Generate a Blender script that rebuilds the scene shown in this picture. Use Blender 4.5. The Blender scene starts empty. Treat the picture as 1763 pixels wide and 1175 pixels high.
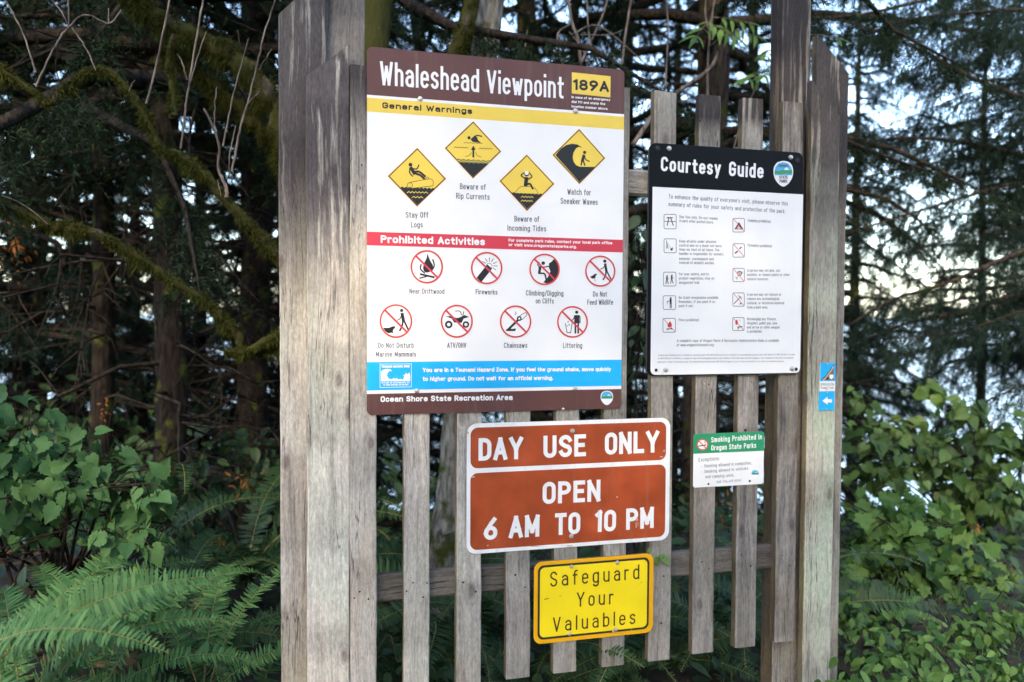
import bpy, math, random
import numpy as np
from mathutils import Vector, Matrix

random.seed(5)
rng = np.random.default_rng(11)
S = bpy.context.scene
COL = S.collection
R = math.radians

# ------------------------------------------------------------------ camera, sky, sun, exposure
YAW, PITCH, ROLL, FPX, W0, H0 = 0.27042, -0.032487, 0.0060745, 1421.1, 1763.0, 1175.0
CAM = np.array([0.0, 0.0, 1.6])
cy, sy, cp, sp = math.cos(YAW), math.sin(YAW), math.cos(PITCH), math.sin(PITCH)
_f = np.array([sy * cp, cy * cp, sp]); _r = np.array([cy, -sy, 0.0]); _u = np.cross(_r, _f)
cr, sr = math.cos(ROLL), math.sin(ROLL)
RX = cr * _r + sr * _u; UP = -sr * _r + cr * _u
cam = bpy.data.cameras.new('camera'); camo = bpy.data.objects.new('camera', cam); COL.objects.link(camo)
camo.matrix_world = Matrix(((RX[0], UP[0], -_f[0], CAM[0]), (RX[1], UP[1], -_f[1], CAM[1]), (RX[2], UP[2], -_f[2], CAM[2]), (0, 0, 0, 1)))
cam.sensor_width = 36.0; cam.lens = FPX / W0 * 36.0; cam.clip_start = 0.05; cam.clip_end = 20000
cam.dof.use_dof = True; cam.dof.focus_distance = 2.85; cam.dof.aperture_fstop = 2.0
S.camera = camo

SUN_EL, SUN_AZ = R(33), R(206)
world = bpy.data.worlds.new('World'); S.world = world; world.use_nodes = True
nt = world.node_tree; bg = nt.nodes['Background']
sky = nt.nodes.new('ShaderNodeTexSky'); sky.sky_type = 'NISHITA'; sky.sun_disc = False
sky.sun_elevation = SUN_EL; sky.sun_rotation = SUN_AZ; sky.air_density = 1.0; sky.dust_density = 1.2; sky.ozone_density = 1.0
nt.links.new(sky.outputs[0], bg.inputs[0]); bg.inputs[1].default_value = 0.15
sl = bpy.data.lights.new('sun', 'SUN'); sl.energy = 0.95; sl.angle = R(1.5); sl.color = (1.0, 0.80, 0.56)
so = bpy.data.objects.new('sun', sl); COL.objects.link(so)
sd = Vector((math.sin(SUN_AZ) * math.cos(SUN_EL), math.cos(SUN_AZ) * math.cos(SUN_EL), math.sin(SUN_EL)))
so.rotation_euler = sd.to_track_quat('Z', 'Y').to_euler()
S.view_settings.view_transform = 'Standard'; S.view_settings.look = 'None'
S.view_settings.exposure = 2.52; S.view_settings.gamma = 1.0
S.cycles.max_bounces = 6; S.cycles.diffuse_bounces = 3; S.cycles.transparent_max_bounces = 4

def at(px, py, Y):
    """world point on the vertical plane y = Y seen at photo pixel (px, py)"""
    d = RX * (px - W0 / 2) / FPX - UP * (py - H0 / 2) / FPX + _f
    return CAM + d * (Y / d[1])

# ------------------------------------------------------------------ object helpers
def tag(o, label=None, cat=None, group=None, kind=None):
    if label: o['label'] = label
    if cat: o['category'] = cat
    if group: o['group'] = group
    if kind: o['kind'] = kind
    return o

def thing(name, loc, label, cat, group=None):
    o = bpy.data.objects.new(name, None); COL.objects.link(o); o.location = loc
    o.empty_display_size = 0.1
    return tag(o, label, cat, group)

def link(name, me, parent=None, world_coords=True, label=None):
    o = bpy.data.objects.new(name, me); COL.objects.link(o)
    if parent is not None:
        o.parent = parent
        if world_coords:
            p = Vector((0, 0, 0)); q = parent
            while q is not None:
                p += q.location; q = q.parent
            o.location = -p
    if label: o['label'] = label
    return o

class MB:
    """collects polygons of several materials into one mesh"""
    def __init__(s): s.v = []; s.f = []; s.mi = []; s.mats = []
    def mat(s, m):
        if m not in s.mats: s.mats.append(m)
        return s.mats.index(m)
    def add(s, vs, fs, m):
        b = len(s.v); s.v += [tuple(v) for v in vs]; k = s.mat(m)
        for f in fs: s.f.append([b + i for i in f]); s.mi.append(k)
    def mesh(s, name, smooth=False):
        me = bpy.data.meshes.new(name); me.from_pydata(s.v, [], s.f)
        for m in s.mats: me.materials.append(m)
        me.polygons.foreach_set('material_index', s.mi)
        if smooth: me.polygons.foreach_set('use_smooth', [True] * len(s.f))
        me.update(); return me
    def build(s, name, parent=None, label=None, smooth=False):
        return link(name, s.mesh(name, smooth), parent, True, label)

def np_mesh(name, V, F, mats, mi=None, smooth=False):
    """V (n,3); F (m,k) all faces of the same size"""
    me = bpy.data.meshes.new(name); V = np.ascontiguousarray(V, np.float32); F = np.ascontiguousarray(F, np.int32)
    n, (m, k) = len(V), F.shape
    me.vertices.add(n); me.vertices.foreach_set('co', V.ravel())
    me.loops.add(m * k); me.loops.foreach_set('vertex_index', F.ravel())
    me.polygons.add(m); me.polygons.foreach_set('loop_start', np.arange(0, m * k, k, dtype=np.int32))
    for q in (mats if isinstance(mats, (list, tuple)) else [mats]): me.materials.append(q)
    if mi is not None: me.polygons.foreach_set('material_index', np.asarray(mi, np.int32))
    if smooth: me.polygons.foreach_set('use_smooth', np.ones(m, bool))
    me.update(calc_edges=True); return me

def join_np(parts):
    V, F, b = [], [], 0
    for v, f in parts:
        V.append(v); F.append(f + b); b += len(v)
    return np.concatenate(V), np.concatenate(F)

def smooth_path(P, n=6):
    P = np.array(P, float)
    if len(P) < 3:
        t = np.linspace(0, 1, n + 1)[:, None]; return P[0] * (1 - t) + P[-1] * t
    Q = np.vstack([2 * P[0] - P[1], P, 2 * P[-1] - P[-2]]); out = []
    for i in range(1, len(Q) - 2):
        a, b, c, d = Q[i - 1], Q[i], Q[i + 1], Q[i + 2]
        for t in np.arange(n) / n:
            out.append(.5 * (2 * b + (c - a) * t + (2 * a - 5 * b + 4 * c - d) * t * t + (3 * b - a - 3 * c + d) * t ** 3))
    out.append(P[-1]); return np.array(out)

def tube(P, rad, k=7, rough=0.0, seed=0):
    """quads of a tapered tube along P; rad scalar or array"""
    P = np.asarray(P, float); n = len(P); rad = np.broadcast_to(np.asarray(rad, float), (n,))
    T = np.gradient(P, axis=0); T /= np.linalg.norm(T, axis=1)[:, None] + 1e-9
    ref = np.where(np.abs(T[:, 2:3]) > .9, np.array([[1., 0, 0]]), np.array([[0, 0, 1.]]))
    A = np.cross(T, ref); A /= np.linalg.norm(A, axis=1)[:, None] + 1e-9
    for i in range(1, n):
        if np.dot(A[i], A[i - 1]) < 0: A[i] *= -1
    B = np.cross(T, A); ang = np.arange(k) * 2 * np.pi / k
    q = np.random.default_rng(seed); rr = rad[:, None] * (1 + rough * q.normal(size=(n, k)))
    V = P[:, None, :] + rr[..., None] * (np.cos(ang)[None, :, None] * A[:, None, :] + np.sin(ang)[None, :, None] * B[:, None, :])
    i, j = np.meshgrid(np.arange(n - 1), np.arange(k), indexing='ij'); j2 = (j + 1) % k
    F = np.stack([i * k + j, i * k + j2, (i + 1) * k + j2, (i + 1) * k + j], -1).reshape(-1, 4)
    return V.reshape(-1, 3), F

# ------------------------------------------------------------------ materials
def node_mat(name):
    m = bpy.data.materials.new(name); m.use_nodes = True
    return m, m.node_tree.nodes, m.node_tree.links, m.node_tree.nodes['Principled BSDF']

def paint(name, c, rough=0.4, var=0.06, spec=0.4, dirt=0.0):
    m, N, L, b = node_mat(name)
    tc = N.new('ShaderNodeTexCoord'); n1 = N.new('ShaderNodeTexNoise'); n1.inputs['Scale'].default_value = 9; n1.inputs['Detail'].default_value = 6
    L.new(tc.outputs['Object'], n1.inputs['Vector'])
    mr = N.new('ShaderNodeMapRange'); mr.inputs[1].default_value = .3; mr.inputs[2].default_value = .7
    mr.inputs[3].default_value = 1 - var; mr.inputs[4].default_value = 1 + var * .4
    L.new(n1.outputs['Fac'], mr.inputs[0])
    mx = N.new('ShaderNodeMix'); mx.data_type = 'RGBA'; mx.blend_type = 'MULTIPLY'; mx.inputs[0].default_value = 1
    mx.inputs[6].default_value = (*c, 1); L.new(mr.outputs[0], mx.inputs[7]); out = mx.outputs[2]
    if dirt > 0:      # rain streaks and specks of grime
        mp = N.new('ShaderNodeMapping'); mp.inputs['Scale'].default_value = (40, 40, 3); L.new(tc.outputs['Object'], mp.inputs[0])
        n2 = N.new('ShaderNodeTexNoise'); n2.inputs['Scale'].default_value = 1.3; n2.inputs['Detail'].default_value = 5; L.new(mp.outputs[0], n2.inputs['Vector'])
        rp = N.new('ShaderNodeMapRange'); rp.inputs[1].default_value = .56; rp.inputs[2].default_value = .8; rp.inputs[3].default_value = 0; rp.inputs[4].default_value = dirt
        L.new(n2.outputs['Fac'], rp.inputs[0])
        m2 = N.new('ShaderNodeMix'); m2.data_type = 'RGBA'; L.new(rp.outputs[0], m2.inputs[0]); L.new(out, m2.inputs[6]); m2.inputs[7].default_value = (.30, .27, .22, 1); out = m2.outputs[2]
    L.new(out, b.inputs['Base Color']); b.inputs['Roughness'].default_value = rough; b.inputs['Specular IOR Level'].default_value = spec
    return m

def wood(name, axis='Z', side=False):
    m, N, L, b = node_mat(name)
    def nd(t, **k):
        n = N.new(t)
        for a, v in k.items(): setattr(n, a, v)
        return n
    def attr(a):
        n = nd('ShaderNodeAttribute', attribute_type='OBJECT', attribute_name=a); return n.outputs['Fac']
    def math_(op, x, y):
        n = nd('ShaderNodeMath', operation=op)
        for i, q in enumerate((x, y)):
            if isinstance(q, (int, float)): n.inputs[i].default_value = q
            else: L.new(q, n.inputs[i])
        return n.outputs[0]
    def mr(x, a, c, d, e):
        n = nd('ShaderNodeMapRange'); L.new(x, n.inputs[0])
        for i, v in enumerate((a, c, d, e)): n.inputs[i + 1].default_value = v
        return n.outputs[0]
    tc = nd('ShaderNodeTexCoord'); oi = nd('ShaderNodeObjectInfo')
    off = nd('ShaderNodeVectorMath', operation='SCALE'); cmb = nd('ShaderNodeCombineXYZ')
    for i, k in enumerate((31.0, 17.0, 53.0)): L.new(math_('MULTIPLY', oi.outputs['Random'], k), cmb.inputs[i])
    add = nd('ShaderNodeVectorMath', operation='ADD'); L.new(tc.outputs['Object'], add.inputs[0]); L.new(cmb.outputs[0], add.inputs[1])
    # slow wander so the grain lines bend, and knots
    wn = nd('ShaderNodeTexNoise'); wn.inputs['Scale'].default_value = 2.2; L.new(add.outputs[0], wn.inputs['Vector'])
    wob = nd('ShaderNodeVectorMath', operation='SCALE'); wob.inputs['Scale'].default_value = .05; L.new(wn.outputs['Color'], wob.inputs[0])
    ad2 = nd('ShaderNodeVectorMath', operation='ADD'); L.new(add.outputs[0], ad2.inputs[0]); L.new(wob.outputs[0], ad2.inputs[1])
    def noise(sc_long, scale, detail, rough=.6):
        mp = nd('ShaderNodeMapping'); mp.inputs['Scale'].default_value = (1, 1, sc_long) if axis == 'Z' else (sc_long, 1, 1)
        L.new(ad2.outputs[0], mp.inputs[0])
        n = nd('ShaderNodeTexNoise'); n.inputs['Scale'].default_value = scale; n.inputs['Detail'].default_value = detail; n.inputs['Roughness'].default_value = rough
        L.new(mp.outputs[0], n.inputs['Vector']); return n.outputs['Fac']
    fine = noise(.018, 120, 7, .8); streak = noise(.05, 38, 4); patch = noise(.35, 7, 5)
    # knots: one candidate per cell of the board face, some kept; dark heart, rings round it
    ks = nd('ShaderNodeSeparateXYZ'); L.new(ad2.outputs[0], ks.inputs[0]); kc = nd('ShaderNodeCombineXYZ')
    L.new(math_('MULTIPLY', ks.outputs[0 if axis == 'Z' else 2], 6.5), kc.inputs[0]); L.new(math_('MULTIPLY', ks.outputs[2 if axis == 'Z' else 0], 3.0), kc.inputs[1])
    vo = nd('ShaderNodeTexVoronoi', voronoi_dimensions='2D'); vo.inputs['Scale'].default_value = 1.0; L.new(kc.outputs[0], vo.inputs['Vector'])
    kr = nd('ShaderNodeSeparateColor'); L.new(vo.outputs['Color'], kr.inputs[0]); keep = mr(kr.outputs[0], .58, .60, 0, 1)
    rings = math_('MULTIPLY', mr(math_('SINE', math_('MULTIPLY', vo.outputs['Distance'], 95.0), 0), -1, 1, .25, 1), mr(vo.outputs['Distance'], .08, .22, 1, 0))
    knot = math_('MULTIPLY', keep, math_('MAXIMUM', mr(vo.outputs['Distance'], .05, .10, 1, 0), math_('MULTIPLY', rings, .55)))
    ck = noise(.02, 42, 3, .5); crack = math_('MULTIPLY', mr(math_('ABSOLUTE', math_('SUBTRACT', ck, .5), 0), .004, .018, 1, 0), mr(noise(.2, 9, 2), .5, .58, 0, 1))
    g = math_('ADD', math_('MULTIPLY', fine, .62), math_('MULTIPLY', streak, .38))
    rp = nd('ShaderNodeValToRGB'); e = rp.color_ramp.elements
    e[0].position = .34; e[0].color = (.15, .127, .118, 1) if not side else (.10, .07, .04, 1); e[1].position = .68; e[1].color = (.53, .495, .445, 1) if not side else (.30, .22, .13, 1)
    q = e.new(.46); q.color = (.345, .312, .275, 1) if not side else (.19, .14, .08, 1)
    L.new(g, rp.inputs[0])
    def mix(fac, a, c, mode='MIX'):
        n = nd('ShaderNodeMix', data_type='RGBA', blend_type=mode); L.new(fac, n.inputs[0]) if not isinstance(fac, (int, float)) else setattr(n.inputs[0], 'default_value', fac)
        L.new(a, n.inputs[6])
        if isinstance(c, tuple): n.inputs[7].default_value = (*c, 1)
        else: L.new(c, n.inputs[7])
        return n.outputs[2]
    c = rp.outputs[0]
    c = mix(math_('MULTIPLY', mr(patch, .38, .62, 0, 1), attr('green')), c, (.37, .42, .315) if not side else (.20, .19, .09))       # pale lichen bloom
    c = mix(math_('MULTIPLY', mr(noise(.3, 5, 3), .5, .66, 0, 1), .25), c, (.42, .31, .20))        # warm bare patches
    c = mix(math_('MULTIPLY', knot, .75), c, (.13, .10, .09))
    c = mix(math_('MULTIPLY', crack, .8), c, (.05, .042, .038))
    sz = nd('ShaderNodeSeparateXYZ'); L.new(tc.outputs['Object'], sz.inputs[0])
    topg = nd('ShaderNodeMapRange'); L.new(sz.outputs[2], topg.inputs[0]); L.new(attr('stain_from'), topg.inputs[1]); L.new(attr('stain_to'), topg.inputs[2])
    st = math_('MULTIPLY', topg.outputs[0], mr(noise(.05, 30, 5), .53, .64, 1.0, .15))
    c = mix(math_('MULTIPLY', st, .92), c, (.040, .034, .037))                                     # black rain staining below the tops
    c = mix(math_('MULTIPLY', mr(noise(.10, 17, 6, .7), .50, .64, 0, 1), attr('stain')), c, (.09, .078, .082))
    # stretches of the board that weathered differently (old sign edges, rain shadow of the rails)
    bn = nd('ShaderNodeTexNoise', noise_dimensions='1D'); bn.inputs['Scale'].default_value = 1.9; bn.inputs['Detail'].default_value = 1
    bsx = nd('ShaderNodeSeparateXYZ'); L.new(add.outputs[0], bsx.inputs[0]); L.new(bsx.outputs[2 if axis == 'Z' else 0], bn.inputs['W'])
    tone = math_('MULTIPLY', math_('MULTIPLY', attr('tone'), mr(noise(.30, 130, 5, .8), .36, .64, .72, 1.22)), mr(bn.outputs['Fac'], .47, .53, .80, 1.05))
    tn = nd('ShaderNodeVectorMath', operation='SCALE'); L.new(c, tn.inputs[0]); L.new(tone, tn.inputs['Scale'])
    L.new(tn.outputs[0], b.inputs['Base Color']); b.inputs['Roughness'].default_value = .85; b.inputs['Specular IOR Level'].default_value = .2
    bp = nd('ShaderNodeBump'); bp.inputs['Strength'].default_value = .8; bp.inputs['Distance'].default_value = .004; L.new(g, bp.inputs['Height']); L.new(bp.outputs[0], b.inputs['Normal'])
    return m

def leaf_mat(name, c1, c2, trans=0.25, rough=.5, odd=None, odd_share=.0, spec=.3):
    """leaves: colour varies from leaf to leaf, some light comes through"""
    m, N, L, b = node_mat(name)
    gm = N.new('ShaderNodeNewGeometry'); rp = N.new('ShaderNodeValToRGB'); e = rp.color_ramp.elements
    e[0].color = (*c1, 1); e[1].color = (*c2, 1); e[1].position = 1 - odd_share - .001
    if odd:
        q = e.new(1 - odd_share); q.color = (*odd, 1)
    L.new(gm.outputs['Random Per Island'], rp.inputs[0])
    n = N.new('ShaderNodeTexNoise'); n.inputs['Scale'].default_value = 30; tc = N.new('ShaderNodeTexCoord'); L.new(tc.outputs['Object'], n.inputs['Vector'])
    mr = N.new('ShaderNodeMapRange'); mr.inputs[3].default_value = .75; mr.inputs[4].default_value = 1.25; L.new(n.outputs['Fac'], mr.inputs[0])
    mx = N.new('ShaderNodeMix'); mx.data_type = 'RGBA'; mx.blend_type = 'MULTIPLY'; mx.inputs[0].default_value = 1
    L.new(rp.outputs[0], mx.inputs[6]); L.new(mr.outputs[0], mx.inputs[7])
    L.new(mx.outputs[2], b.inputs['Base Color']); b.inputs['Roughness'].default_value = rough; b.inputs['Specular IOR Level'].default_value = spec
    tr = N.new('ShaderNodeBsdfTranslucent'); L.new(mx.outputs[2], tr.inputs['Color'])
    ms = N.new('ShaderNodeMixShader'); ms.inputs[0].default_value = trans
    L.new(b.outputs[0], ms.inputs[1]); L.new(tr.outputs[0], ms.inputs[2]); L.new(ms.outputs[0], N['Material Output'].inputs['Surface'])
    return m

def bark_mat(name, c1, c2, moss=0.0, mossc=(.05, .06, .012)):
    m, N, L, b = node_mat(name)
    tc = N.new('ShaderNodeTexCoord'); mp = N.new('ShaderNodeMapping'); mp.inputs['Scale'].default_value = (1, 1, .25); L.new(tc.outputs['Object'], mp.inputs[0])
    n = N.new('ShaderNodeTexNoise'); n.inputs['Scale'].default_value = 40; n.inputs['Detail'].default_value = 6; L.new(mp.outputs[0], n.inputs['Vector'])
    rp = N.new('ShaderNodeValToRGB'); e = rp.color_ramp.elements; e[0].position = .35; e[0].color = (*c1, 1); e[1].position = .68; e[1].color = (*c2, 1)
    L.new(n.outputs['Fac'], rp.inputs[0]); out = rp.outputs[0]
    if moss:
        n2 = N.new('ShaderNodeTexNoise'); n2.inputs['Scale'].default_value = 7; n2.inputs['Detail'].default_value = 5; L.new(tc.outputs['Object'], n2.inputs['Vector'])
        r2 = N.new('ShaderNodeMapRange'); r2.inputs[1].default_value = .62 - .3 * moss; r2.inputs[2].default_value = .72 - .3 * moss; L.new(n2.outputs['Fac'], r2.inputs[0])
        mx = N.new('ShaderNodeMix'); mx.data_type = 'RGBA'; L.new(r2.outputs[0], mx.inputs[0]); L.new(out, mx.inputs[6]); mx.inputs[7].default_value = (*mossc, 1); out = mx.outputs[2]
    L.new(out, b.inputs['Base Color']); b.inputs['Roughness'].default_value = .95; b.inputs['Specular IOR Level'].default_value = .1
    bp = N.new('ShaderNodeBump'); bp.inputs['Strength'].default_value = .8; bp.inputs['Distance'].default_value = .02; L.new(n.outputs['Fac'], bp.inputs['Height']); L.new(bp.outputs[0], b.inputs['Normal'])
    return m

M = dict(
    wood=wood('weathered_wood'), woodx=wood('weathered_wood_across', 'X'), wood_side=wood('sheltered_wood_edge', 'Z', True),
    white=paint('white_print', (.80, .80, .79), .35, .03), cwhite=paint('white_letter', (.82, .82, .81), .4, .02),
    brown=paint('brown_print', (.115, .048, .043), .4, .12, dirt=.15), wyel=paint('warning_yellow', (.80, .58, .085), .4, .05),
    ink=paint('black_ink', (.016, .017, .022), .4, .05), red=paint('red_print', (.60, .045, .075), .4, .05),
    ring=paint('red_ring', (.62, .055, .05), .4, .03), blue=paint('blue_print', (.012, .42, .82), .4, .04),
    grey=paint('grey_text', (.075, .09, .125), .5, .03), lgrey=paint('pale_grey_text', (.17, .19, .23), .5, .03),
    slab=paint('black_slab', (.006, .007, .010), .35, .1, .12), edge=paint('panel_edge', (.06, .058, .055), .5, .1),
    orange=paint('brown_orange_sheeting', (.40, .068, .017), .42, .30, dirt=.12), dwhite=paint('reflective_white', (.82, .82, .80), .4, .05, dirt=.25),  # orange: strong mottling paints dappled light into the sheet colour
    dyel=paint('yellow_sheeting', (.95, .72, .012), .4, .05, dirt=.06), amber=paint('amber_border', (.85, .42, .005), .4, .05),
    bletter=paint('dark_letter', (.05, .03, .012), .5, .1), green=paint('green_print', (.02, .27, .12), .4, .05),
    gtext=paint('green_grey_text', (.15, .22, .24), .5, .03), hill=paint('shield_green', (.05, .30, .12), .4, .05), sblue=paint('shield_blue', (.10, .42, .70), .4, .08),
    tan=paint('map_brown', (.22, .12, .075), .5, .15), sand=paint('map_sand', (.62, .46, .36), .5, .1),
    chip=paint('flaked_film', (.62, .42, .34), .6, .2), smudge=paint('rusty_smudge', (.50, .30, .06), .6, .2),
    olive=paint('olive_water', (.22, .20, .05), .4, .05),
)
m, N, L, b = node_mat('galvanised_bolt'); b.inputs['Base Color'].default_value = (.62, .60, .55, 1); b.inputs['Metallic'].default_value = .75; b.inputs['Roughness'].default_value = .35; M['bolt'] = m
m, N, L, b = node_mat('nail_hole'); b.inputs['Base Color'].default_value = (.02, .018, .016, 1); b.inputs['Roughness'].default_value = .9; M['hole'] = m
M.update(
    needles=leaf_mat('spruce_needles', (.009, .016, .009), (.026, .044, .023), .06, .8, spec=.05),
    needles_blue=leaf_mat('blue_green_needles', (.011, .023, .018), (.030, .052, .038), .08, .8, spec=.05),
    moss=leaf_mat('moss_tufts', (.020, .025, .005), (.072, .080, .016), .15, .9, spec=.05),
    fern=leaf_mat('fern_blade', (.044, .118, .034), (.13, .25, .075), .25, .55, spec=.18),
    fern_dark=leaf_mat('fern_painted_shade', (.022, .052, .014), (.055, .11, .032), .25, .5),  # darker copy of the fern green, shade painted into the colour
    rachis=leaf_mat('fern_stem', (.16, .15, .04), (.22, .19, .06), .0, .6),
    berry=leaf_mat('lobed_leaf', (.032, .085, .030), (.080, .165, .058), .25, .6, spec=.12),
    berry_r=leaf_mat('lobed_leaf_painted_sun', (.042, .104, .022), (.165, .275, .066), .3, .5, (.42, .30, .04), .002, spec=.15),  # lit copy of the leaf green, sunlight painted into the colour
    berry_d=leaf_mat('lobed_leaf_painted_shade', (.028, .068, .016), (.115, .195, .046), .28, .5),  # shaded copy of the same leaf, shade painted into the colour
    bright=leaf_mat('young_leaf', (.08, .16, .035), (.17, .30, .07), .35, .5),
    salal=leaf_mat('understorey_leaf', (.018, .042, .016), (.05, .095, .03), .25, .45),
    dead=leaf_mat('warm_leaf', (.20, .075, .02), (.42, .17, .03), .35, .7),  # orange leaf colour, mostly painting warm sunlit spots among the trees
    litter=leaf_mat('leaf_litter', (.035, .022, .012), (.13, .07, .035), .05, .8),
    grass=leaf_mat('grass_blades', (.05, .10, .03), (.14, .22, .07), .3, .5),
    bark=bark_mat('spruce_bark', (.008, .006, .005), (.024, .019, .016), .25),
    bark_brown=bark_mat('brown_bark', (.020, .015, .012), (.075, .058, .046), .2),
    bark_grey=bark_mat('lichen_bark', (.09, .08, .065), (.30, .28, .235), .35),
    bark_moss=bark_mat('mossy_bark', (.035, .03, .02), (.10, .085, .06), 1.0, (.035, .036, .010)),
    twig=bark_mat('bare_twig', (.07, .055, .048), (.24, .20, .17)), twig_dark=bark_mat('dead_twig', (.012, .010, .008), (.042, .034, .027)),
)

# ------------------------------------------------------------------ ground and sea
def gz(x, y):
    """terrain height: level clearing, then a bank that falls away to the sea behind the sign"""
    bank = .42 * np.clip((-.12 - x) / .55, 0, 1) * np.clip((y - 1.6) / .8, 0, 1) * np.clip((7 - y) / 3, 0, 1)      # the ferns stand on a low bank
    d = np.maximum(0, y - 5.0 - 0.12 * np.maximum(0, -x))
    return bank - 0.22 * d - 0.012 * d * d * (d < 40) - (d >= 40) * 19.2 + 0.05 * np.sin(1.7 * x + .6 * y) * np.minimum(1, np.hypot(x - .9, y - 2.8)) + .04 * np.sin(3.1 * y - x)

xs = np.concatenate([-np.geomspace(3000, 14, 26), np.linspace(-13, 15, 113), np.geomspace(16, 3000, 26)])
ys = np.concatenate([-np.geomspace(3000, 4, 24), np.linspace(-3, 16, 77), np.linspace(16.5, 90, 50)])
GX, GY = np.meshgrid(xs, ys, indexing='ij'); GZ = gz(GX, GY) + .02 * rng.normal(size=GX.shape) * (np.abs(GX) < 14) * (GY > -4)
V = np.stack([GX, GY, GZ], -1).reshape(-1, 3); n0, n1 = GX.shape
i, j = np.meshgrid(np.arange(n0 - 1), np.arange(n1 - 1), indexing='ij')
F = np.stack([i * n1 + j, (i + 1) * n1 + j, (i + 1) * n1 + j + 1, i * n1 + j + 1], -1).reshape(-1, 4)
m, N, L, b = node_mat('forest_soil')
n = N.new('ShaderNodeTexNoise'); n.inputs['Scale'].default_value = 6; n.inputs['Detail'].default_value = 8
tcn = N.new('ShaderNodeTexCoord'); L.new(tcn.outputs['Object'], n.inputs['Vector'])
rp = N.new('ShaderNodeValToRGB'); e = rp.color_ramp.elements; e[0].position = .35; e[0].color = (.018, .014, .010, 1); e[1].position = .7; e[1].color = (.075, .055, .035, 1)
L.new(n.outputs['Fac'], rp.inputs[0]); L.new(rp.outputs[0], b.inputs['Base Color']); b.inputs['Roughness'].default_value = 1
tag(link('ground', np_mesh('ground', V, F, m, smooth=True)), kind='structure')
m, N, L, b = node_mat('sea_water'); b.inputs['Base Color'].default_value = (.17, .23, .25, 1); b.inputs['Roughness'].default_value = .3; b.inputs['Specular IOR Level'].default_value = .8
n = N.new('ShaderNodeTexNoise'); n.inputs['Scale'].default_value = .15; n.inputs['Detail'].default_value = 5; tcn = N.new('ShaderNodeTexCoord'); L.new(tcn.outputs['Object'], n.inputs['Vector'])
bp = N.new('ShaderNodeBump'); bp.inputs['Strength'].default_value = .5; bp.inputs['Distance'].default_value = 1; L.new(n.outputs['Fac'], bp.inputs['Height']); L.new(bp.outputs[0], b.inputs['Normal'])
sea = MB(); sea.add([(-9000, 45, -22), (9000, 45, -22), (9000, 9000, -22), (-9000, 9000, -22)], [(0, 1, 2, 3)], m)
tag(sea.build('sea'), kind='structure')

# ------------------------------------------------------------------ the wooden sign stand
YF = 2.800                                   # front plane of slats and front boards
def board(root, name, x0, x1, y0, y1, z0, zl, zr, seed, mat='wood', axis='Z', tone=1.0, green=.3, stain=.3, sf=2.0, sto=2.5, ch=.004, wob=.0012, label=None):
    """one sawn board with eased edges and slightly uneven faces; its top runs from height zl (left) to zr (right)"""
    q = np.random.default_rng(seed)
    if axis == 'Z': a0, a1, L0, L1 = x0, x1, z0, max(zl, zr)
    else: a0, a1, L0, L1 = z0, zl, x0, x1
    prof = np.array([(a0 + ch, y0), (a1 - ch, y0), (a1, y0 + ch), (a1, y1 - ch), (a1 - ch, y1), (a0 + ch, y1), (a0, y1 - ch), (a0, y0 + ch)])
    n = max(2, int((L1 - L0) / .07) + 1); rings = []
    drift = np.cumsum(q.normal(0, wob * .5, (n, 2)), 0); drift -= np.linspace(0, 1, n)[:, None] * drift[-1]
    for k, t in enumerate(np.linspace(0, 1, n)):
        w = prof + drift[k] * (1, .3) + q.normal(0, wob * .35, prof.shape) * (1, .4)
        if axis == 'Z':
            top = zl + (zr - zl) * (w[:, 0] - x0) / (x1 - x0)
            z = np.minimum(z0 + (L1 - z0) * t, top) if t < 1 else top
            rings.append(np.c_[w[:, 0], w[:, 1], z])
        else:
            rings.append(np.c_[np.full(8, L0 + (L1 - L0) * t), w[:, 1], w[:, 0]])
    V = np.concatenate(rings); mb = MB()
    fs = [(k * 8 + a, k * 8 + (a + 1) % 8, (k + 1) * 8 + (a + 1) % 8, (k + 1) * 8 + a) for k in range(n - 1) for a in range(8)]
    fs += [tuple(range(7, -1, -1)), tuple((n - 1) * 8 + a for a in range(8))]
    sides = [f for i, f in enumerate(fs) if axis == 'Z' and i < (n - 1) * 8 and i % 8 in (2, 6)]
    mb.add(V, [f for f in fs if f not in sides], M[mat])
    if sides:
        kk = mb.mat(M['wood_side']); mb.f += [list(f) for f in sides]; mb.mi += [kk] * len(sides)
    o = mb.build(name, root, label)
    o['tone'] = tone; o['green'] = green; o['stain'] = stain; o['stain_from'] = sf; o['stain_to'] = sto
    return o

stand = thing('sign_stand', (1.08, 2.86, 0), 'weathered grey wooden stand of upright slats between two tall posts carrying the signs', 'sign stand')
slat_right = [.304, .485, .670, .850, 1.028, 1.2165, 1.402, 1.585, 1.765, 1.940]
tones = [1.22, 1.30, 1.18, .86, .84, .86, .92, .74, .74, .66]
greens = [.15, .25, .2, .2, .35, .3, .25, .15, .15, .1]
for k, xr in enumerate(slat_right):
    board(stand, 'slat', xr - .089, xr, YF, YF + .038, [.2, .28, .26, .298, .299, .302, .303, .312, .316, .321][k], 2.423, 2.421 + random.uniform(-.003, .003), 100 + k,
          tone=tones[k], green=greens[k], stain=[.3, .25, .3, .5, .4, .5, .3, .6, .6, .8][k], sf=[2.1, 2, 2, 2, 2, 2.1, 2.55, 2.28, 2.30, 2.25][k], sto=[2.38, 2.6, 2.6, 2.6, 2.6, 2.6, 2.9, 2.34, 2.35, 2.5][k],
          label='slat with bleached pale top' if k == 6 else None)
for (a, c) in ((.600, .697), (2.046, 2.140)):
    board(stand, 'rail', .16, 1.875, YF + .039, YF + .076, a, c, c, 7, 'woodx', 'X', tone=.42 if a < 1 else 1.0, green=.1, stain=.5, sf=5, sto=6, ch=.008)
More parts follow.
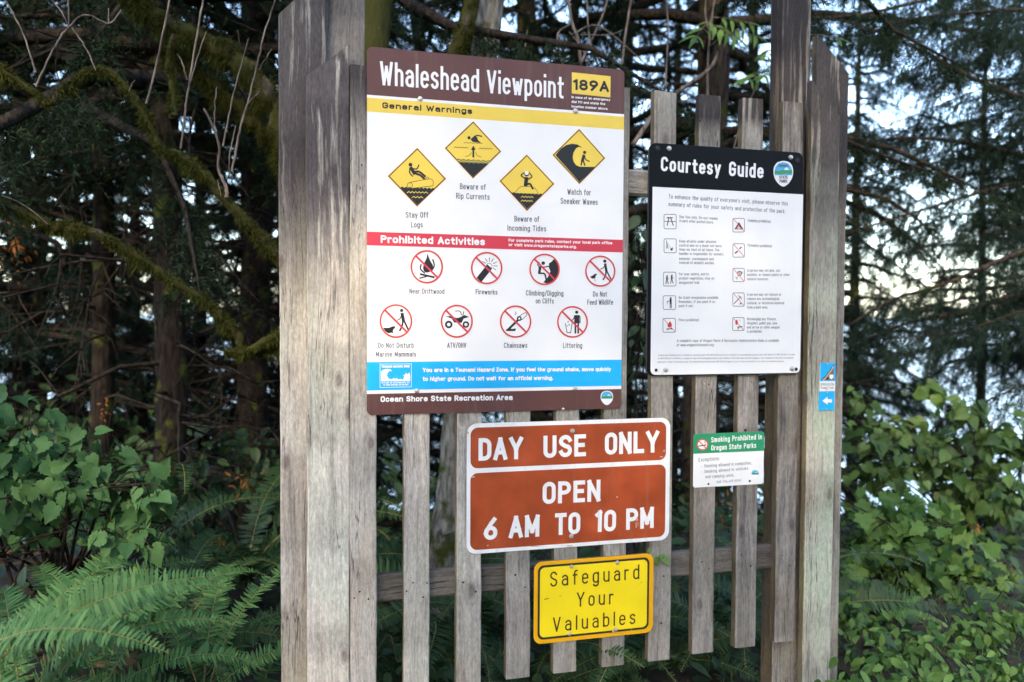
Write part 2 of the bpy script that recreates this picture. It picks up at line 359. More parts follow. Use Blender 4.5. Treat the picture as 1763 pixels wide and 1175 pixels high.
def post(x0, x1, seed, **k): return board(stand, 'post', x0, x1, YF + .077, YF + .166, -.35, 3.0, 3.0, seed, **k)
post(.134, .271, 21, tone=.95, green=.0, stain=.35, sf=2.2, sto=3.0)
post(1.893, 2.020, 22, tone=.72, green=.1, stain=.5, sf=1.7, sto=2.4)
fb = lambda n, *a, **k: board(stand, n, *a, **k)
# left: a longer bevel-topped board behind, a shorter one in front; right: the same pair mirrored
fb('upright_board', -.0125, .140, YF + .039, YF + .0765, -.2, 2.575, 2.735, 31, tone=1.2, green=.25, stain=.25, sf=1.45, sto=2.1, label='rear left board with slanted top')
fb('upright_board', .0735, .2125, YF + .000, YF + .038, -.2, 2.372, 2.487, 32, tone=1.55, green=.35, stain=.2, sf=1.35, sto=1.95, label='front left board with slanted top and black stains')
fb('upright_board', 2.024, 2.172, YF + .039, YF + .0765, -.2, 2.705, 2.562, 33, tone=.80, green=.2, stain=.6, sf=1.7, sto=2.2, label='rear right board with slanted top')
fb('upright_board', 1.977, 2.1055, YF + .000, YF + .038, -.2, 2.512, 2.38, 34, tone=1.12, green=.9, stain=.15, sf=1.7, sto=2.2, label='greenish front right board with slanted top')
# nail heads and old screw holes
def disc(mb, x, y, z, r, mat, dome=0.0, k=12):
    vs = [(x + r * math.cos(a), y, z + r * math.sin(a)) for a in np.arange(k) * 2 * math.pi / k]
    if dome:
        vs2 = [(x + r * .8 * math.cos(a), y - dome * .7, z + r * .8 * math.sin(a)) for a in np.arange(k) * 2 * math.pi / k]
        base = [(x + r * math.cos(a), y + .001, z + r * math.sin(a)) for a in np.arange(k) * 2 * math.pi / k]
        V = base + vs2 + [(x, y - dome, z)]
        mb.add(V, [(a, (a + 1) % k, k + (a + 1) % k, k + a) for a in range(k)] + [(k + a, k + (a + 1) % k, 2 * k) for a in range(k)], mat)
    else: mb.add(vs, [tuple(range(k))], mat)
for k, xr in enumerate(slat_right):                 # two nails through every slat into the low rail, one into the high one
    for dx, z in ((-.062, .668), (-.025, .630), (-.045, 2.10)):
        mb = MB(); disc(mb, xr + dx + random.uniform(-.006, .006), YF - .0012, z + random.uniform(-.012, .012), random.uniform(.0026, .004), M['hole']); mb.build('nail', stand)
for (px, py, r, d) in [(1213, 661, .004, 'bolt'), (1220, 662, .003, 'hole'), (1283, 741, .006, 'hole'), (1295, 656, .004, 'bolt'), (735, 1004, .003, 'hole'), (1357, 667, .003, 'hole'), (700, 1018, .003, 'hole'), (1138, 1073, .004, 'hole'), (610, 1030, .003, 'hole'), (1140, 1015, .003, 'bolt'), (1205, 208, .004, 'hole'), (1265, 205, .003, 'hole')]:
    mb = MB(); p = at(px, py, YF); disc(mb, p[0], YF - .0012, p[2], r, M[d], .0015 if d == 'bolt' else 0); mb.build('nail', stand)

# ------------------------------------------------------------------ printing: strokes, polygons, stroke lettering
LAY = .00035
class Zoom:
    """a patch of the sign face measured on an enlargement: pixel -> (X, Z) on the plane y = Y"""
    def __init__(s, ox, oy, sc, Y): s.o = (ox, oy); s.sc = sc; s.Y = Y
    def __call__(s, x, y):
        p = at(s.o[0] + x / s.sc, s.o[1] + y / s.sc, s.Y); return np.array([p[0], p[2]])

def poly(mb, P, Y, lay, mat):
    P = [(float(p[0]), Y - LAY * lay, float(p[1])) for p in P]
    mb.add(P, [tuple(range(len(P)))], mat)

_st = [0]
def stroke(mb, P, w, Y, lay, mat, cap=True, closed=False):
    """a pen stroke; sharp corners are made of two square-ended ribbons"""
    if not closed and len(P) > 2:
        P = np.array(P, float); cut = 0; d = np.diff(P, axis=0); l = np.linalg.norm(d, axis=1) + 1e-9
        for i in range(1, len(P) - 1):
            if l[i - 1] > w * .3 and l[i] > w * .3 and np.dot(d[i - 1], d[i]) / l[i - 1] / l[i] < .5:
                ribbon(mb, P[cut:i + 1], w, Y, lay, mat, cap); cut = i
        P = P[cut:]
    ribbon(mb, P, w, Y, lay, mat, cap, closed)

def ribbon(mb, P, w, Y, lay, mat, cap=True, closed=False):
    """flat ribbon of width w along 2-D points P with mitred corners"""
    P = np.array(P, float)
    keep = [0] + [i for i in range(1, len(P)) if np.linalg.norm(P[i] - P[i - 1]) > 1e-7]; P = P[keep]
    if len(P) < 2: return
    if closed and np.linalg.norm(P[0] - P[-1]) < 1e-6: P = P[:-1]
    n = len(P); d = (np.roll(P, -1, 0) - P) if closed else np.diff(P, axis=0)
    d /= np.linalg.norm(d, axis=1)[:, None] + 1e-12
    if not closed and cap: P[0] -= d[0] * w / 2; P[-1] += d[-1] * w / 2
    nr = np.c_[-d[:, 1], d[:, 0]]; A = []; B = []
    for i in range(n):
        if closed: n1, n2 = nr[i - 1], nr[i]
        else: n1, n2 = nr[max(i - 1, 0)], nr[min(i, n - 2)]
        mt = n1 + n2; l = np.linalg.norm(mt); mt = mt / l if l > .2 else n2
        k = min(1 / max(.38, np.dot(mt, n2)), 2.2); A.append(P[i] + mt * w / 2 * k); B.append(P[i] - mt * w / 2 * k)
    _st[0] = (_st[0] + 1) % 7; y = Y - LAY * lay - _st[0] * .00004
    V = [(a[0], y, a[1]) for a in A] + [(c[0], y, c[1]) for c in B]; m = n if closed else n - 1
    mb.add(V, [(n + i, n + (i + 1) % n, (i + 1) % n, i) for i in range(m)], mat)

def arc(cx, cy, rx, ry, a0, a1, n=None):
    n = n or max(4, int(abs(a1 - a0) / 15))
    return [(cx + rx * math.cos(R(a)), cy + ry * math.sin(R(a))) for a in np.linspace(a0, a1, n + 1)]

# stroke alphabet: cap height 1, x-height .70; width, strokes
w_ = .48; c_ = w_ / 2; X = .70; v_ = .42; k_ = v_ / 2
def _o(w, h, y=0.): return arc(w / 2, y + h - w / 2, w / 2, w / 2, 180, 0) + arc(w / 2, y + w / 2, w / 2, w / 2, 0, -180) + [(0, y + h - w / 2)]
GL = {
 'A': (.54, [[(0, 0), (.27, 1), (.54, 0)], [(.09, .30), (.45, .30)]]),
 'B': (w_, [[(0, 0), (0, 1)], [(0, 1)] + arc(.26, .76, .20, .24, 90, -90) + [(0, .52)], [(.2, .52)] + arc(.24, .26, .24, .26, 90, -90) + [(0, 0)]]),
 'C': (w_, [arc(c_, 1 - c_, c_, c_, 15, 180) + arc(c_, c_, c_, c_, 180, 345)]),
 'D': (w_, [[(0, 0), (0, 1)], [(0, 1)] + arc(.20, .72, .28, .28, 90, 0) + arc(.20, .28, .28, .28, 0, -90) + [(0, 0)]]),
 'E': (.42, [[(.42, 1), (0, 1), (0, 0), (.42, 0)], [(0, .52), (.36, .52)]]),
 'F': (.40, [[(.40, 1), (0, 1), (0, 0)], [(0, .52), (.34, .52)]]),
 'G': (w_, [arc(c_, 1 - c_, c_, c_, 15, 180) + arc(c_, c_, c_, c_, 180, 360) + [(w_, .48), (.27, .48)]]),
 'H': (w_, [[(0, 0), (0, 1)], [(w_, 0), (w_, 1)], [(0, .52), (w_, .52)]]),
 'I': (.0, [[(0, 0), (0, 1)]]), 'J': (.38, [[(.38, 1), (.38, .19)] + arc(.19, .19, .19, .19, 0, -180)]),
 'K': (w_, [[(0, 0), (0, 1)], [(w_, 1), (.02, .42)], [(.16, .55), (w_, 0)]]),
 'L': (.40, [[(0, 1), (0, 0), (.40, 0)]]),
 'M': (.58, [[(0, 0), (0, 1), (.29, .22), (.58, 1), (.58, 0)]]), 'N': (.50, [[(0, 0), (0, 1), (.50, 0), (.50, 1)]]),
 'O': (w_, [_o(w_, 1)]), 'P': (w_, [[(0, 0), (0, 1)], [(0, 1)] + arc(.23, .74, .25, .26, 90, -90) + [(0, .48)]]),
 'Q': (w_, [_o(w_, 1), [(.28, .22), (.5, -.05)]]), 'R': (w_, [[(0, 0), (0, 1)], [(0, 1)] + arc(.23, .74, .25, .26, 90, -90) + [(0, .48)], [(.22, .48), (w_, 0)]]),
 'S': (w_, [arc(c_, .75, c_, .25, 20, 180)[:-1] + arc(c_, .77, c_, .22, 180, 235)[:-1] + [(.24, .50)] + arc(c_, .25, c_, .25, 55, -160)]),
 'T': (.46, [[(0, 1), (.46, 1)], [(.23, 1), (.23, 0)]]), 'U': (w_, [[(0, 1)] + arc(c_, c_, c_, c_, 180, 360) + [(w_, 1)]]),
 'V': (.52, [[(0, 1), (.26, 0), (.52, 1)]]), 'W': (.72, [[(0, 1), (.18, 0), (.36, .8), (.54, 0), (.72, 1)]]),
 'X': (.5, [[(0, 0), (.5, 1)], [(0, 1), (.5, 0)]]), 'Y': (.54, [[(0, 1), (.27, .46), (.54, 1)], [(.27, .46), (.27, 0)]]), 'Z': (.46, [[(0, 1), (.46, 1), (0, 0), (.46, 0)]]),
 '0': (w_, [_o(w_, 1)]), '1': (.16, [[(0, .86), (.16, 1), (.16, 0)]]), '2': (w_, [arc(c_, .76, c_, .24, 170, -20) + [(0, 0), (w_, 0)]]),
 '3': (w_, [arc(c_, .76, c_, .24, 150, -90), arc(c_, .26, c_, .26, 90, -150)]), '4': (.5, [[(.38, 0), (.38, 1)], [(.38, 1), (0, .26)], [(0, .26), (.5, .26)]]),
 '5': (w_, [[(.44, 1), (.06, 1), (.02, .54)] + arc(.22, .31, .26, .31, 110, -150)]), '6': (w_, [[(.40, 1), (.26, .80), (.08, .48), (.0, .27)], _o(w_, .54)]),
 '7': (.46, [[(0, 1), (.46, 1), (.14, 0)]]), '8': (w_, [arc(c_, .77, .21, .23, 0, 360, 20), arc(c_, .27, c_, .27, 0, 360, 20)]), '9': (w_, [[(.10, 0), (.22, .2), (.40, .52), (.48, .73)], _o(w_, .54, .46)]),
 'a': (v_, [arc(k_, X - k_, k_, k_, 150, 0) + [(v_, 0)], [(v_, .42), (.2, .42)] + arc(.2, .21, .2, .21, 90, 270) + [(.26, 0), (v_, .10)]]),
 'b': (v_, [[(0, 1), (0, 0)], arc(k_, X - k_, k_, k_, 180, 0) + arc(k_, k_, k_, k_, 0, -180)]), 'c': (.40, [arc(.2, X - .2, .2, .2, 20, 180) + arc(.2, .2, .2, .2, 180, 340)]),
 'd': (v_, [[(v_, 1), (v_, 0)], arc(k_, X - k_, k_, k_, 0, 180) + arc(k_, k_, k_, k_, 180, 360)]), 'e': (v_, [[(.02, .37), (v_ - .03, .37)], [(v_, .37)] + arc(k_, X - k_, k_, k_, 0, 180) + arc(k_, k_, k_, k_, 180, 325)]),
 'f': (.30, [arc(.26, .82, .15, .18, 70, 180) + [(.11, 0)], [(0, X - .02), (.28, X - .02)]]), 'g': (v_, [[(v_, X), (v_, -.08)] + arc(k_, -.08, k_, .2, 0, -150), arc(k_, X - k_, k_, k_, 0, 180) + arc(k_, k_, k_, k_, 180, 360)]),
 'h': (v_, [[(0, 1), (0, 0)], arc(k_, X - k_, k_, k_, 180, 0) + [(v_, 0)]]), 'i': (.0, [[(0, X), (0, 0)], [(0, 1.0), (0, 1.03)]]), 'j': (.14, [[(.14, X), (.14, -.08)] + arc(0, -.08, .14, .18, 0, -80), [(.14, 1.0), (.14, 1.03)]]),
 'k': (.40, [[(0, 1), (0, 0)], [(.38, X), (.02, .28)], [(.14, .40), (.40, 0)]]), 'l': (.0, [[(0, 1), (0, 0)]]),
 'm': (.66, [[(0, X), (0, 0)], arc(.165, X - .165, .165, .165, 180, 0) + [(.33, 0)], arc(.495, X - .165, .165, .165, 180, 0) + [(.66, 0)]]),
 'n': (v_, [[(0, X), (0, 0)], arc(k_, X - k_, k_, k_, 180, 0) + [(v_, 0)]]), 'o': (v_, [_o(v_, X)]),
 'p': (v_, [[(0, X), (0, -.26)], arc(k_, X - k_, k_, k_, 180, 0) + arc(k_, k_, k_, k_, 0, -180)]), 'q': (v_, [[(v_, X), (v_, -.26)], arc(k_, X - k_, k_, k_, 0, 180) + arc(k_, k_, k_, k_, 180, 360)]),
 'r': (.28, [[(0, X), (0, 0)], arc(.18, X - .18, .18, .18, 180, 60)]), 's': (.38, [arc(.19, .53, .19, .17, 25, 180)[:-1] + arc(.19, .54, .19, .16, 180, 230)[:-1] + [(.19, .355)] + arc(.19, .18, .19, .18, 55, -155)]),
 't': (.30, [[(.12, .95), (.12, .14)] + arc(.26, .14, .14, .14, 180, 280), [(0, X - .02), (.30, X - .02)]]), 'u': (v_, [[(0, X)] + arc(k_, k_, k_, k_, 180, 360), [(v_, X), (v_, 0)]]),
 'v': (.42, [[(0, X), (.21, 0), (.42, X)]]), 'w': (.60, [[(0, X), (.15, 0), (.30, .55), (.45, 0), (.60, X)]]), 'x': (.42, [[(0, 0), (.42, X)], [(0, X), (.42, 0)]]),
 'y': (.42, [[(0, X), (.21, 0)], [(.42, X), (.12, -.27)]]), 'z': (.38, [[(0, X), (.38, X), (0, 0), (.38, 0)]]),
 '.': (.0, [[(0, 0), (0, .03)]]), ',': (.06, [[(.06, .04), (0, -.12)]]), '-': (.26, [[(0, .36), (.26, .36)]]), '/': (.36, [[(0, -.08), (.36, 1.05)]]), "'": (.0, [[(0, 1), (0, .84)]]),
 ':': (.0, [[(0, 0), (0, .03)], [(0, .5), (0, .53)]]), '&': (.52, [[(.52, 0), (.06, .74)] + arc(.22, .82, .17, .18, 200, -10) + [(.06, .36)] + arc(.22, .22, .22, .22, 150, 270) + [(.52, .4)]]),
 '(': (.14, [arc(.3, .45, .3, .6, 130, 230)]), ')': (.14, [arc(-.16, .45, .3, .6, 50, -50)]),
}
def word(mb, s, Z, a, b, h, Y, mat, sw=.16, lay=3, gap=.30, space=.42, sx=1.0, slant=0.0):
    """letters of cap height h (zoom px) from baseline start a to baseline end b"""
    A, B = Z(*a), Z(*b); hm = A[1] - 0; top = Z(a[0], a[1] - h)
    hm = np.linalg.norm(top - A); u = (B - A); Lw = np.linalg.norm(u); u /= Lw; vv = np.array([-u[1], u[0]])
    st = sw * hm; gh = hm - st                  # centre lines keep the stroke inside the letter box
    adv, tot = [], 0
    for ch in s:
        if ch == ' ': adv.append(None); tot += space; continue
        adv.append(GL[ch]); tot += GL[ch][0] + gap
    tot -= gap
    k = (Lw - st) / tot; x = st / 2             # horizontal scale that fills the measured width
    for ch, g in zip(s, adv):
        if g is None: x += space * k; continue
        for sk in g[1]:
            P = [A + u * (x + px * k + slant * py * gh) + vv * (st / 2 + py * gh) for px, py in sk]
            cl = len(sk) > 6 and abs(sk[0][0] - sk[-1][0]) < 1e-6 and abs(sk[0][1] - sk[-1][1]) < 1e-6
            stroke(mb, P, st, Y, lay, mat, closed=cl)
        x += (g[0] + gap) * k

def heavy(mb, s, Z, a, b, h, Y, mat, sw=.225, lay=3):
    word(mb, s, Z, a, b, h, Y, mat, sw, lay, .285, .42)

def rrect(x0, x1, z0, z1, r, corners='1111', n=5):
    P = []
    for (cx, cz, a, on) in ((x0 + r, z0 + r, 180, corners[0]), (x1 - r, z0 + r, 270, corners[1]), (x1 - r, z1 - r, 0, corners[2]), (x0 + r, z1 - r, 90, corners[3])):
        if on == '1': P += arc(cx, cz, r, r, a, a + 90, n)
        else: P += [(cx + (r if a in (270, 0) else -r), cz + (r if a in (0, 90) else -r))]
    return P

def panel(root, name, P, Y, th, mat, edge, label=None):
    """sheet-metal panel: front face, rim, back; outline P counter-clockwise"""
    mb = MB(); n = len(P)
    mb.add([(p[0], Y, p[1]) for p in P], [tuple(range(n))], mat)
    mb.add([(p[0], Y + th, p[1]) for p in P], [tuple(range(n - 1, -1, -1))], edge)
    mb.add([(p[0], Y, p[1]) for p in P] + [(p[0], Y + th, p[1]) for p in P], [(i, n + i, n + (i + 1) % n, (i + 1) % n) for i in range(n)], edge)
    return mb.build(name, root, label)

def bolts(root, Z, pts, Y, mat='bolt', dome=.006):
    for (x, y, r) in pts:
        mb = MB(); p = Z(x, y); rr = np.linalg.norm(Z(x + r, y) - p); disc(mb, p[0], Y - .0022, p[1], rr, M[mat], dome, 14)
        if mat == 'hole': disc(mb, p[0], Y - .0042 - dome, p[1], rr * .4, M['ink'])
        mb.build('bolt' if mat == 'bolt' else 'screw', root)

def icon(mb, Z, prims, Y, lay=3):
    for q in prims:
        k, mat = q[0], M[q[1]]
        if k == 'p': poly(mb, [Z(*p) for p in q[2]], Y, lay, mat)
        elif k == 's':                                  # smooth closed shape
            P = smooth_path(list(q[2]) + [q[2][0]], 4)[:-1]; poly(mb, [Z(*p) for p in P], Y, lay, mat)
        elif k == 'c': poly(mb, [Z(q[2] + q[4] * math.cos(a), q[3] + q[4] * math.sin(a)) for a in np.arange(18) * math.pi / 9], Y, lay, mat)
        elif k == 'r': stroke(mb, [Z(q[2] + q[4] * math.cos(a), q[3] + q[4] * math.sin(a)) for a in np.arange(24) * math.pi / 12], np.linalg.norm(Z(q[5], 0) - Z(0, 0)), Y, lay, mat, closed=True)
        elif k == 'l':
            P = q[3] if len(q) > 4 else smooth_path(q[3], 4) if len(q[3]) > 2 else q[3]
            stroke(mb, [Z(*p) for p in P], np.linalg.norm(Z(q[2], 0) - Z(0, 0)), Y, lay, mat)
        lay += .12

def wig(x0, x1, y, a, n, dy=0):
    t = np.linspace(0, 1, n * 4 + 1); return [(x0 + (x1 - x0) * q, y + dy * q + a * math.cos(q * n * 2 * math.pi)) for q in t]

def shield(root, Z, cx, cy, w, h, Y, lay=3, words=True):
    """park shield: sky, snow peak, green hills and lake over a white field"""
    mb = MB(); sh = lambda pts: [Z(cx + x * w / 2, cy + y * h / 2) for x, y in pts]
    out = [(-.62, -.88), (0, -1), (.62, -.88), (.93, -.55), (1, -.1), (.88, .35), (.5, .78), (0, 1), (-.5, .78), (-.88, .35), (-1, -.1), (-.93, -.55)]
    o2 = smooth_path(out + [out[0]], 4)[:-1]
    poly(mb, sh(o2), Y, lay, M['dwhite'])
    poly(mb, sh([(-.5, -.80), (0, -.9), (.5, -.80), (.82, -.5), (.9, -.1), (.88, .12), (-.88, .12), (-.9, -.1), (-.82, -.5)]), Y, lay + 1, M['sblue'])
    poly(mb, sh([(.05, -.30), (.30, -.52), (.62, -.28)]), Y, lay + 2, M['dwhite'])
    poly(mb, sh([(-.88, -.26), (-.5, -.2), (-.1, -.3), (.4, -.27), (.89, -.32), (.9, .0), (.3, -.02), (-.3, .05), (-.9, .0)]), Y, lay + 3, M['hill'])
    if words:
        word(mb, 'OREGON', Z, (cx - w * .24, cy - h * .27), (cx + w * .24, cy - h * .27), h * .09, Y, M['grey'], .2, lay + 4)
        word(mb, 'STATE', Z, (cx - w * .22, cy + h * .2), (cx + w * .22, cy + h * .2), h * .12, Y, M['grey'], .2, lay + 4)
        word(mb, 'PARKS', Z, (cx - w * .2, cy + h * .35), (cx + w * .2, cy + h * .35), h * .12, Y, M['grey'], .2, lay + 4)
    mb.build('emblem', root)

# ------------------------------------------------------------------ sign 1: the large information board
YW = 2.794
z1, z2 = Zoom(620, 70, 3.5596, YW), Zoom(620, 390, 3.5606, YW)
sign = thing('information_sign', (.73, YW, 1.25), 'large board titled Whaleshead Viewpoint with yellow warning diamonds and red prohibition circles', 'sign')
k = YW / 2.8
wx0, wx1, wz0, wz1 = .2705 * k, 1.1925 * k, 1.6 + (1.2575 - 1.6) * k, 1.6 + (2.486 - 1.6) * k
panel(sign, 'panel', rrect(wx0, wx1, wz0, wz1, .018, '1111'), YW, .005, M['brown'], M['edge'])
zz = lambda a, b: .5 * (a[1] + b[1])
def band(z_t, z_b, name, mat, lay=1, ins=.0):
    mb = MB(); poly(mb, [(wx0 + ins, z_b), (wx1 - ins, z_b), (wx1 - ins, z_t), (wx0 + ins, z_t)], YW, lay, M[mat]); mb.build(name, sign)
L_, R_ = 40, 1612
b_top = zz(z1(38, 335), z1(1617, 450)); b_yt = zz(z1(38, 352), z1(1617, 467)); b_yb = zz(z1(36, 437), z1(1617, 545))
b_rt = zz(z2(30, 33), z2(1617, 83)); b_rb = zz(z2(30, 117), z2(1617, 160)); b_bt = zz(z2(30, 830), z2(1615, 820)); b_bb = zz(z2(30, 1003), z2(1615, 980)); b_wb = zz(z2(30, 1025), z2(1615, 1000))
band(b_top, b_wb, 'white_field', 'white', 1); band(b_yt, b_yb, 'yellow_band', 'wyel', 2); band(b_rt, b_rb, 'red_band', 'red', 2); band(b_bt, b_bb, 'blue_band', 'blue', 2)
mb = MB(); word(mb, 'Whaleshead Viewpoint', z1, (122, 273), (1247, 357), 146, YW, M['cwhite'], .118, 3, .34, .46); mb.build('title_lettering', sign)
mb = MB(); poly(mb, [z1(1297, 325), z1(1533, 350), z1(1535, 220), z1(1297, 195)], YW, 2, M['wyel']); heavy(mb, '189A', z1, (1306, 303), (1524, 317), 66, YW, M['ink']); mb.build('number_plate', sign)
mb = MB()
for s, a, b in (('In case of an emergency', (1295, 354), (1532, 372)), ('dial 911 and state the', (1295, 383), (1501, 397)), ('location number above.', (1295, 411), (1519, 427))): heavy(mb, s, z1, a, b, 15, YW, M['cwhite'])
mb.build('emergency_lettering', sign)
mb = MB(); heavy(mb, 'General Warnings', z1, (136, 416), (686, 452), 37, YW, M['ink']); mb.build('heading_lettering', sign)
mb = MB(); heavy(mb, 'Prohibited Activities', z2, (126, 101), (765, 117), 46, YW, M['cwhite'])
heavy(mb, 'For complete park rules, contact your local park office', z2, (910, 94), (1545, 111), 18, YW, M['cwhite']); heavy(mb, 'or visit www.oregonstateparks.org.', z2, (910, 121), (1326, 135), 18, YW, M['cwhite']); mb.build('heading_lettering', sign)

def diamond(Lp, T, Rp, B, prims, label):
    mb = MB(); c = tuple(np.mean([Lp, T, Rp, B], 0)); P = [Lp, B, Rp, T]
    sc = lambda f: [z1(c[0] + (p[0] - c[0]) * f, c[1] + (p[1] - c[1]) * f) for p in P]
    poly(mb, sc(1.0), YW, 2, M['amber']); poly(mb, sc(.975), YW, 3, M['ink']); poly(mb, sc(.93), YW, 4, M['wyel'])
    icon(mb, z1, prims, YW, 5); mb.build('warning_diamond', sign, label)
def wave_cut(x0, x1, y0, y1, apex, n, a=4):
    t = np.linspace(0, 1, n * 4 + 1)
    return [(x0 + (x1 - x0) * q, y0 + (y1 - y0) * q - a * abs(math.sin(q * n * math.pi))) for q in t] + [apex]
diamond((168, 832), (350, 657), (528, 848), (349, 1020), [
    ('p', 'ink', wave_cut(247, 458, 903, 912, (349, 1006), 9, 7)), ('c', 'ink', 308, 762, 11.5), ('l', 'ink', 21, [(313, 785), (330, 812)], 0), ('l', 'ink', 8, [(306, 782), (303, 810), (320, 832)]), ('l', 'ink', 8, [(322, 786), (346, 788), (359, 766)]),
    ('l', 'ink', 13, [(330, 806), (362, 806), (396, 832)]), ('l', 'ink', 13, [(330, 814), (366, 826), (390, 846)]), ('p', 'wyel', [(304, 872), (420, 851), (446, 862), (446, 884), (430, 892), (316, 906)]),
    ('l', 'ink', 3, [(304, 871), (418, 850), (444, 858), (447, 882), (434, 893), (316, 907)]), ('r', 'ink', 304, 889, 16, 3), ('l', 'ink', 3, [(400, 852), (412, 838), (424, 850)]),
    ('l', 'wyel', 4, wig(288, 414, 930, 4, 6, 3), 0), ('l', 'wyel', 4, wig(318, 384, 960, 4, 3, 2), 0)], 'yellow diamond with a figure slipping off a log')
diamond((517, 660), (693, 494), (866, 681), (692, 848), [
    ('c', 'ink', 667, 597, 10), ('p', 'ink', [(676, 606), (702, 583), (716, 594), (722, 612), (740, 628), (688, 622)]), ('l', 'ink', 8, [(700, 592), (716, 583), (743, 588)]), ('l', 'ink', 3, wig(635, 748, 628, 2, 4, 3), 0),
    ('l', 'ink', 3, wig(575, 660, 655, 3, 4, 3), 0), ('l', 'ink', 3, wig(728, 808, 662, 3, 4, 3), 0), ('l', 'ink', 12, [(693, 712), (693, 668)], 0), ('p', 'ink', [(678, 672), (693, 645), (708, 672)]),
    ('l', 'ink', 3, [(645, 712), (670, 704), (680, 688)]), ('l', 'ink', 3, [(742, 716), (718, 706), (708, 688)]), ('p', 'olive', wave_cut(588, 800, 730, 742, (693, 836), 7, 6)), ('l', 'wyel', 3, wig(592, 796, 738, 3, 7, 10), 0), ('p', 'ink', wave_cut(607, 783, 752, 760, (692, 834), 6, 6))], 'yellow diamond with a swimmer in a rip current')
diamond((852, 862), (1021, 698), (1191, 880), (1022, 1047), [
    ('p', 'ink', wave_cut(929, 1117, 937, 946, (1022, 1032), 8, 7)), ('p', 'wyel', [(950, 935), (970, 908), (992, 897), (1062, 902), (1090, 940)]), ('l', 'ink', 3, [(948, 936), (970, 907), (994, 896), (1062, 901), (1092, 938)]),
    ('c', 'ink', 1020, 820, 14), ('c', 'dwhite', 1020, 812, 13), ('l', 'ink', 8, [(1008, 846), (986, 828), (1004, 812)]), ('l', 'ink', 8, [(1032, 850), (1052, 836), (1036, 812)]), ('l', 'ink', 25, [(1018, 850), (1014, 882)], 0), ('l', 'ink', 13, [(1012, 886), (1040, 880), (1056, 908)]),
    ('l', 'wyel', 4, wig(986, 1060, 958, 4, 4, 3), 0), ('l', 'wyel', 4, wig(986, 1056, 982, 4, 4, 3), 0)], 'yellow diamond with a figure stranded on a rock')
diamond((1177, 702), (1342, 541), (1503, 722), (1343, 882), [
    ('p', 'ink', [(1196, 703), (1212, 684), (1232, 662), (1262, 642), (1296, 634), (1330, 638), (1350, 650), (1358, 660), (1340, 652), (1322, 662), (1306, 690), (1302, 720), (1308, 744), (1322, 764), (1344, 774), (1440, 776), (1343, 868)]),
    ('c', 'ink', 1375, 687, 10), ('l', 'ink', 20, [(1369, 710), (1362, 736)], 0), ('l', 'ink', 10, [(1358, 736), (1354, 762)], 0), ('l', 'ink', 10, [(1366, 738), (1376, 764)], 0), ('l', 'ink', 7, [(1374, 708), (1382, 730), (1403, 742)])], 'yellow diamond with a sneaker wave')

def prohibit(c, r, prims, label):
    mb = MB(); poly(mb, [z2(c[0] + r * .93 * math.cos(a), c[1] + r * math.sin(a)) for a in np.arange(28) * math.pi / 14], YW, 2, M['white'])
    icon(mb, z2, prims, YW, 3)
    rx = r[0] if isinstance(r, tuple) else r
    stroke(mb, [z2(c[0] + r * .955 * .97 * math.cos(a), c[1] + r * .955 * math.sin(a)) for a in np.arange(40) * math.pi / 20], np.linalg.norm(z2(10.5, 0) - z2(0, 0)), YW, 5.5, M['ring'], closed=True)
    d = r * .66; stroke(mb, [z2(c[0] - d, c[1] - d), z2(c[0] + d, c[1] + d)], np.linalg.norm(z2(12, 0) - z2(0, 0)), YW, 5.3, M['red'], cap=False)
    mb.build('prohibition_symbol', sign, label)
I = 'ink'
prohibit((408, 248), 102, [('s', I, [(412, 166), (430, 212), (446, 240), (442, 264), (420, 282), (396, 280), (386, 258), (392, 226), (406, 198)]), ('l', I, 9, [(373, 236), (370, 262), (394, 286)]), ('l', I, 9, [(446, 206), (454, 240), (440, 270)]), ('l', I, 12, [(372, 294), (450, 312)], 0), ('l', I, 8, [(366, 318), (412, 306)], 0), ('c', I, 450, 312, 6)], 'crossed-out campfire symbol')
prohibit((775, 256), 99, [('l', I, 42, [(740, 314), (782, 262)], 0), ('r', 'grey', 790, 245, 18, 3)] + [('l', I, 4, [(792 + 26 * math.cos(R(a)), 240 + 26 * math.sin(R(a))), (792 + 48 * math.cos(R(a)), 240 + 48 * math.sin(R(a)))], 0) for a in (-150, -120, -90, -60, -25, 5, 35)], 'crossed-out firework symbol')
prohibit((1130, 264), 96, [('p', I, [(1188, 200), (1172, 218), (1158, 226), (1156, 252), (1166, 276), (1150, 312), (1122, 344), (1150, 352), (1186, 332), (1212, 296), (1218, 258), (1208, 222)]), ('c', I, 1122, 226, 11), ('l', I, 18, [(1102, 254), (1098, 284)], 0), ('l', I, 7, [(1096, 250), (1128, 250), (1160, 244)]), ('l', I, 7, [(1100, 250), (1088, 236), (1096, 222)]), ('l', I, 11, [(1100, 288), (1130, 292), (1140, 326)])], 'crossed-out cliff climber symbol')
prohibit((1471, 275), 95, [('c', I, 1499, 214, 10), ('l', I, 18, [(1502, 236), (1508, 268)], 0), ('l', I, 10, [(1510, 272), (1522, 296), (1536, 322)]), ('l', I, 10, [(1506, 272), (1504, 298), (1490, 326)]), ('l', I, 6, [(1500, 240), (1488, 256), (1474, 262)]), ('p', I, [(1408, 310), (1424, 302), (1442, 290), (1454, 292), (1446, 300), (1440, 318), (1424, 322)]), ('l', 'grey', 3, [(1438, 322), (1440, 338)], 0)], 'crossed-out feeding birds symbol')
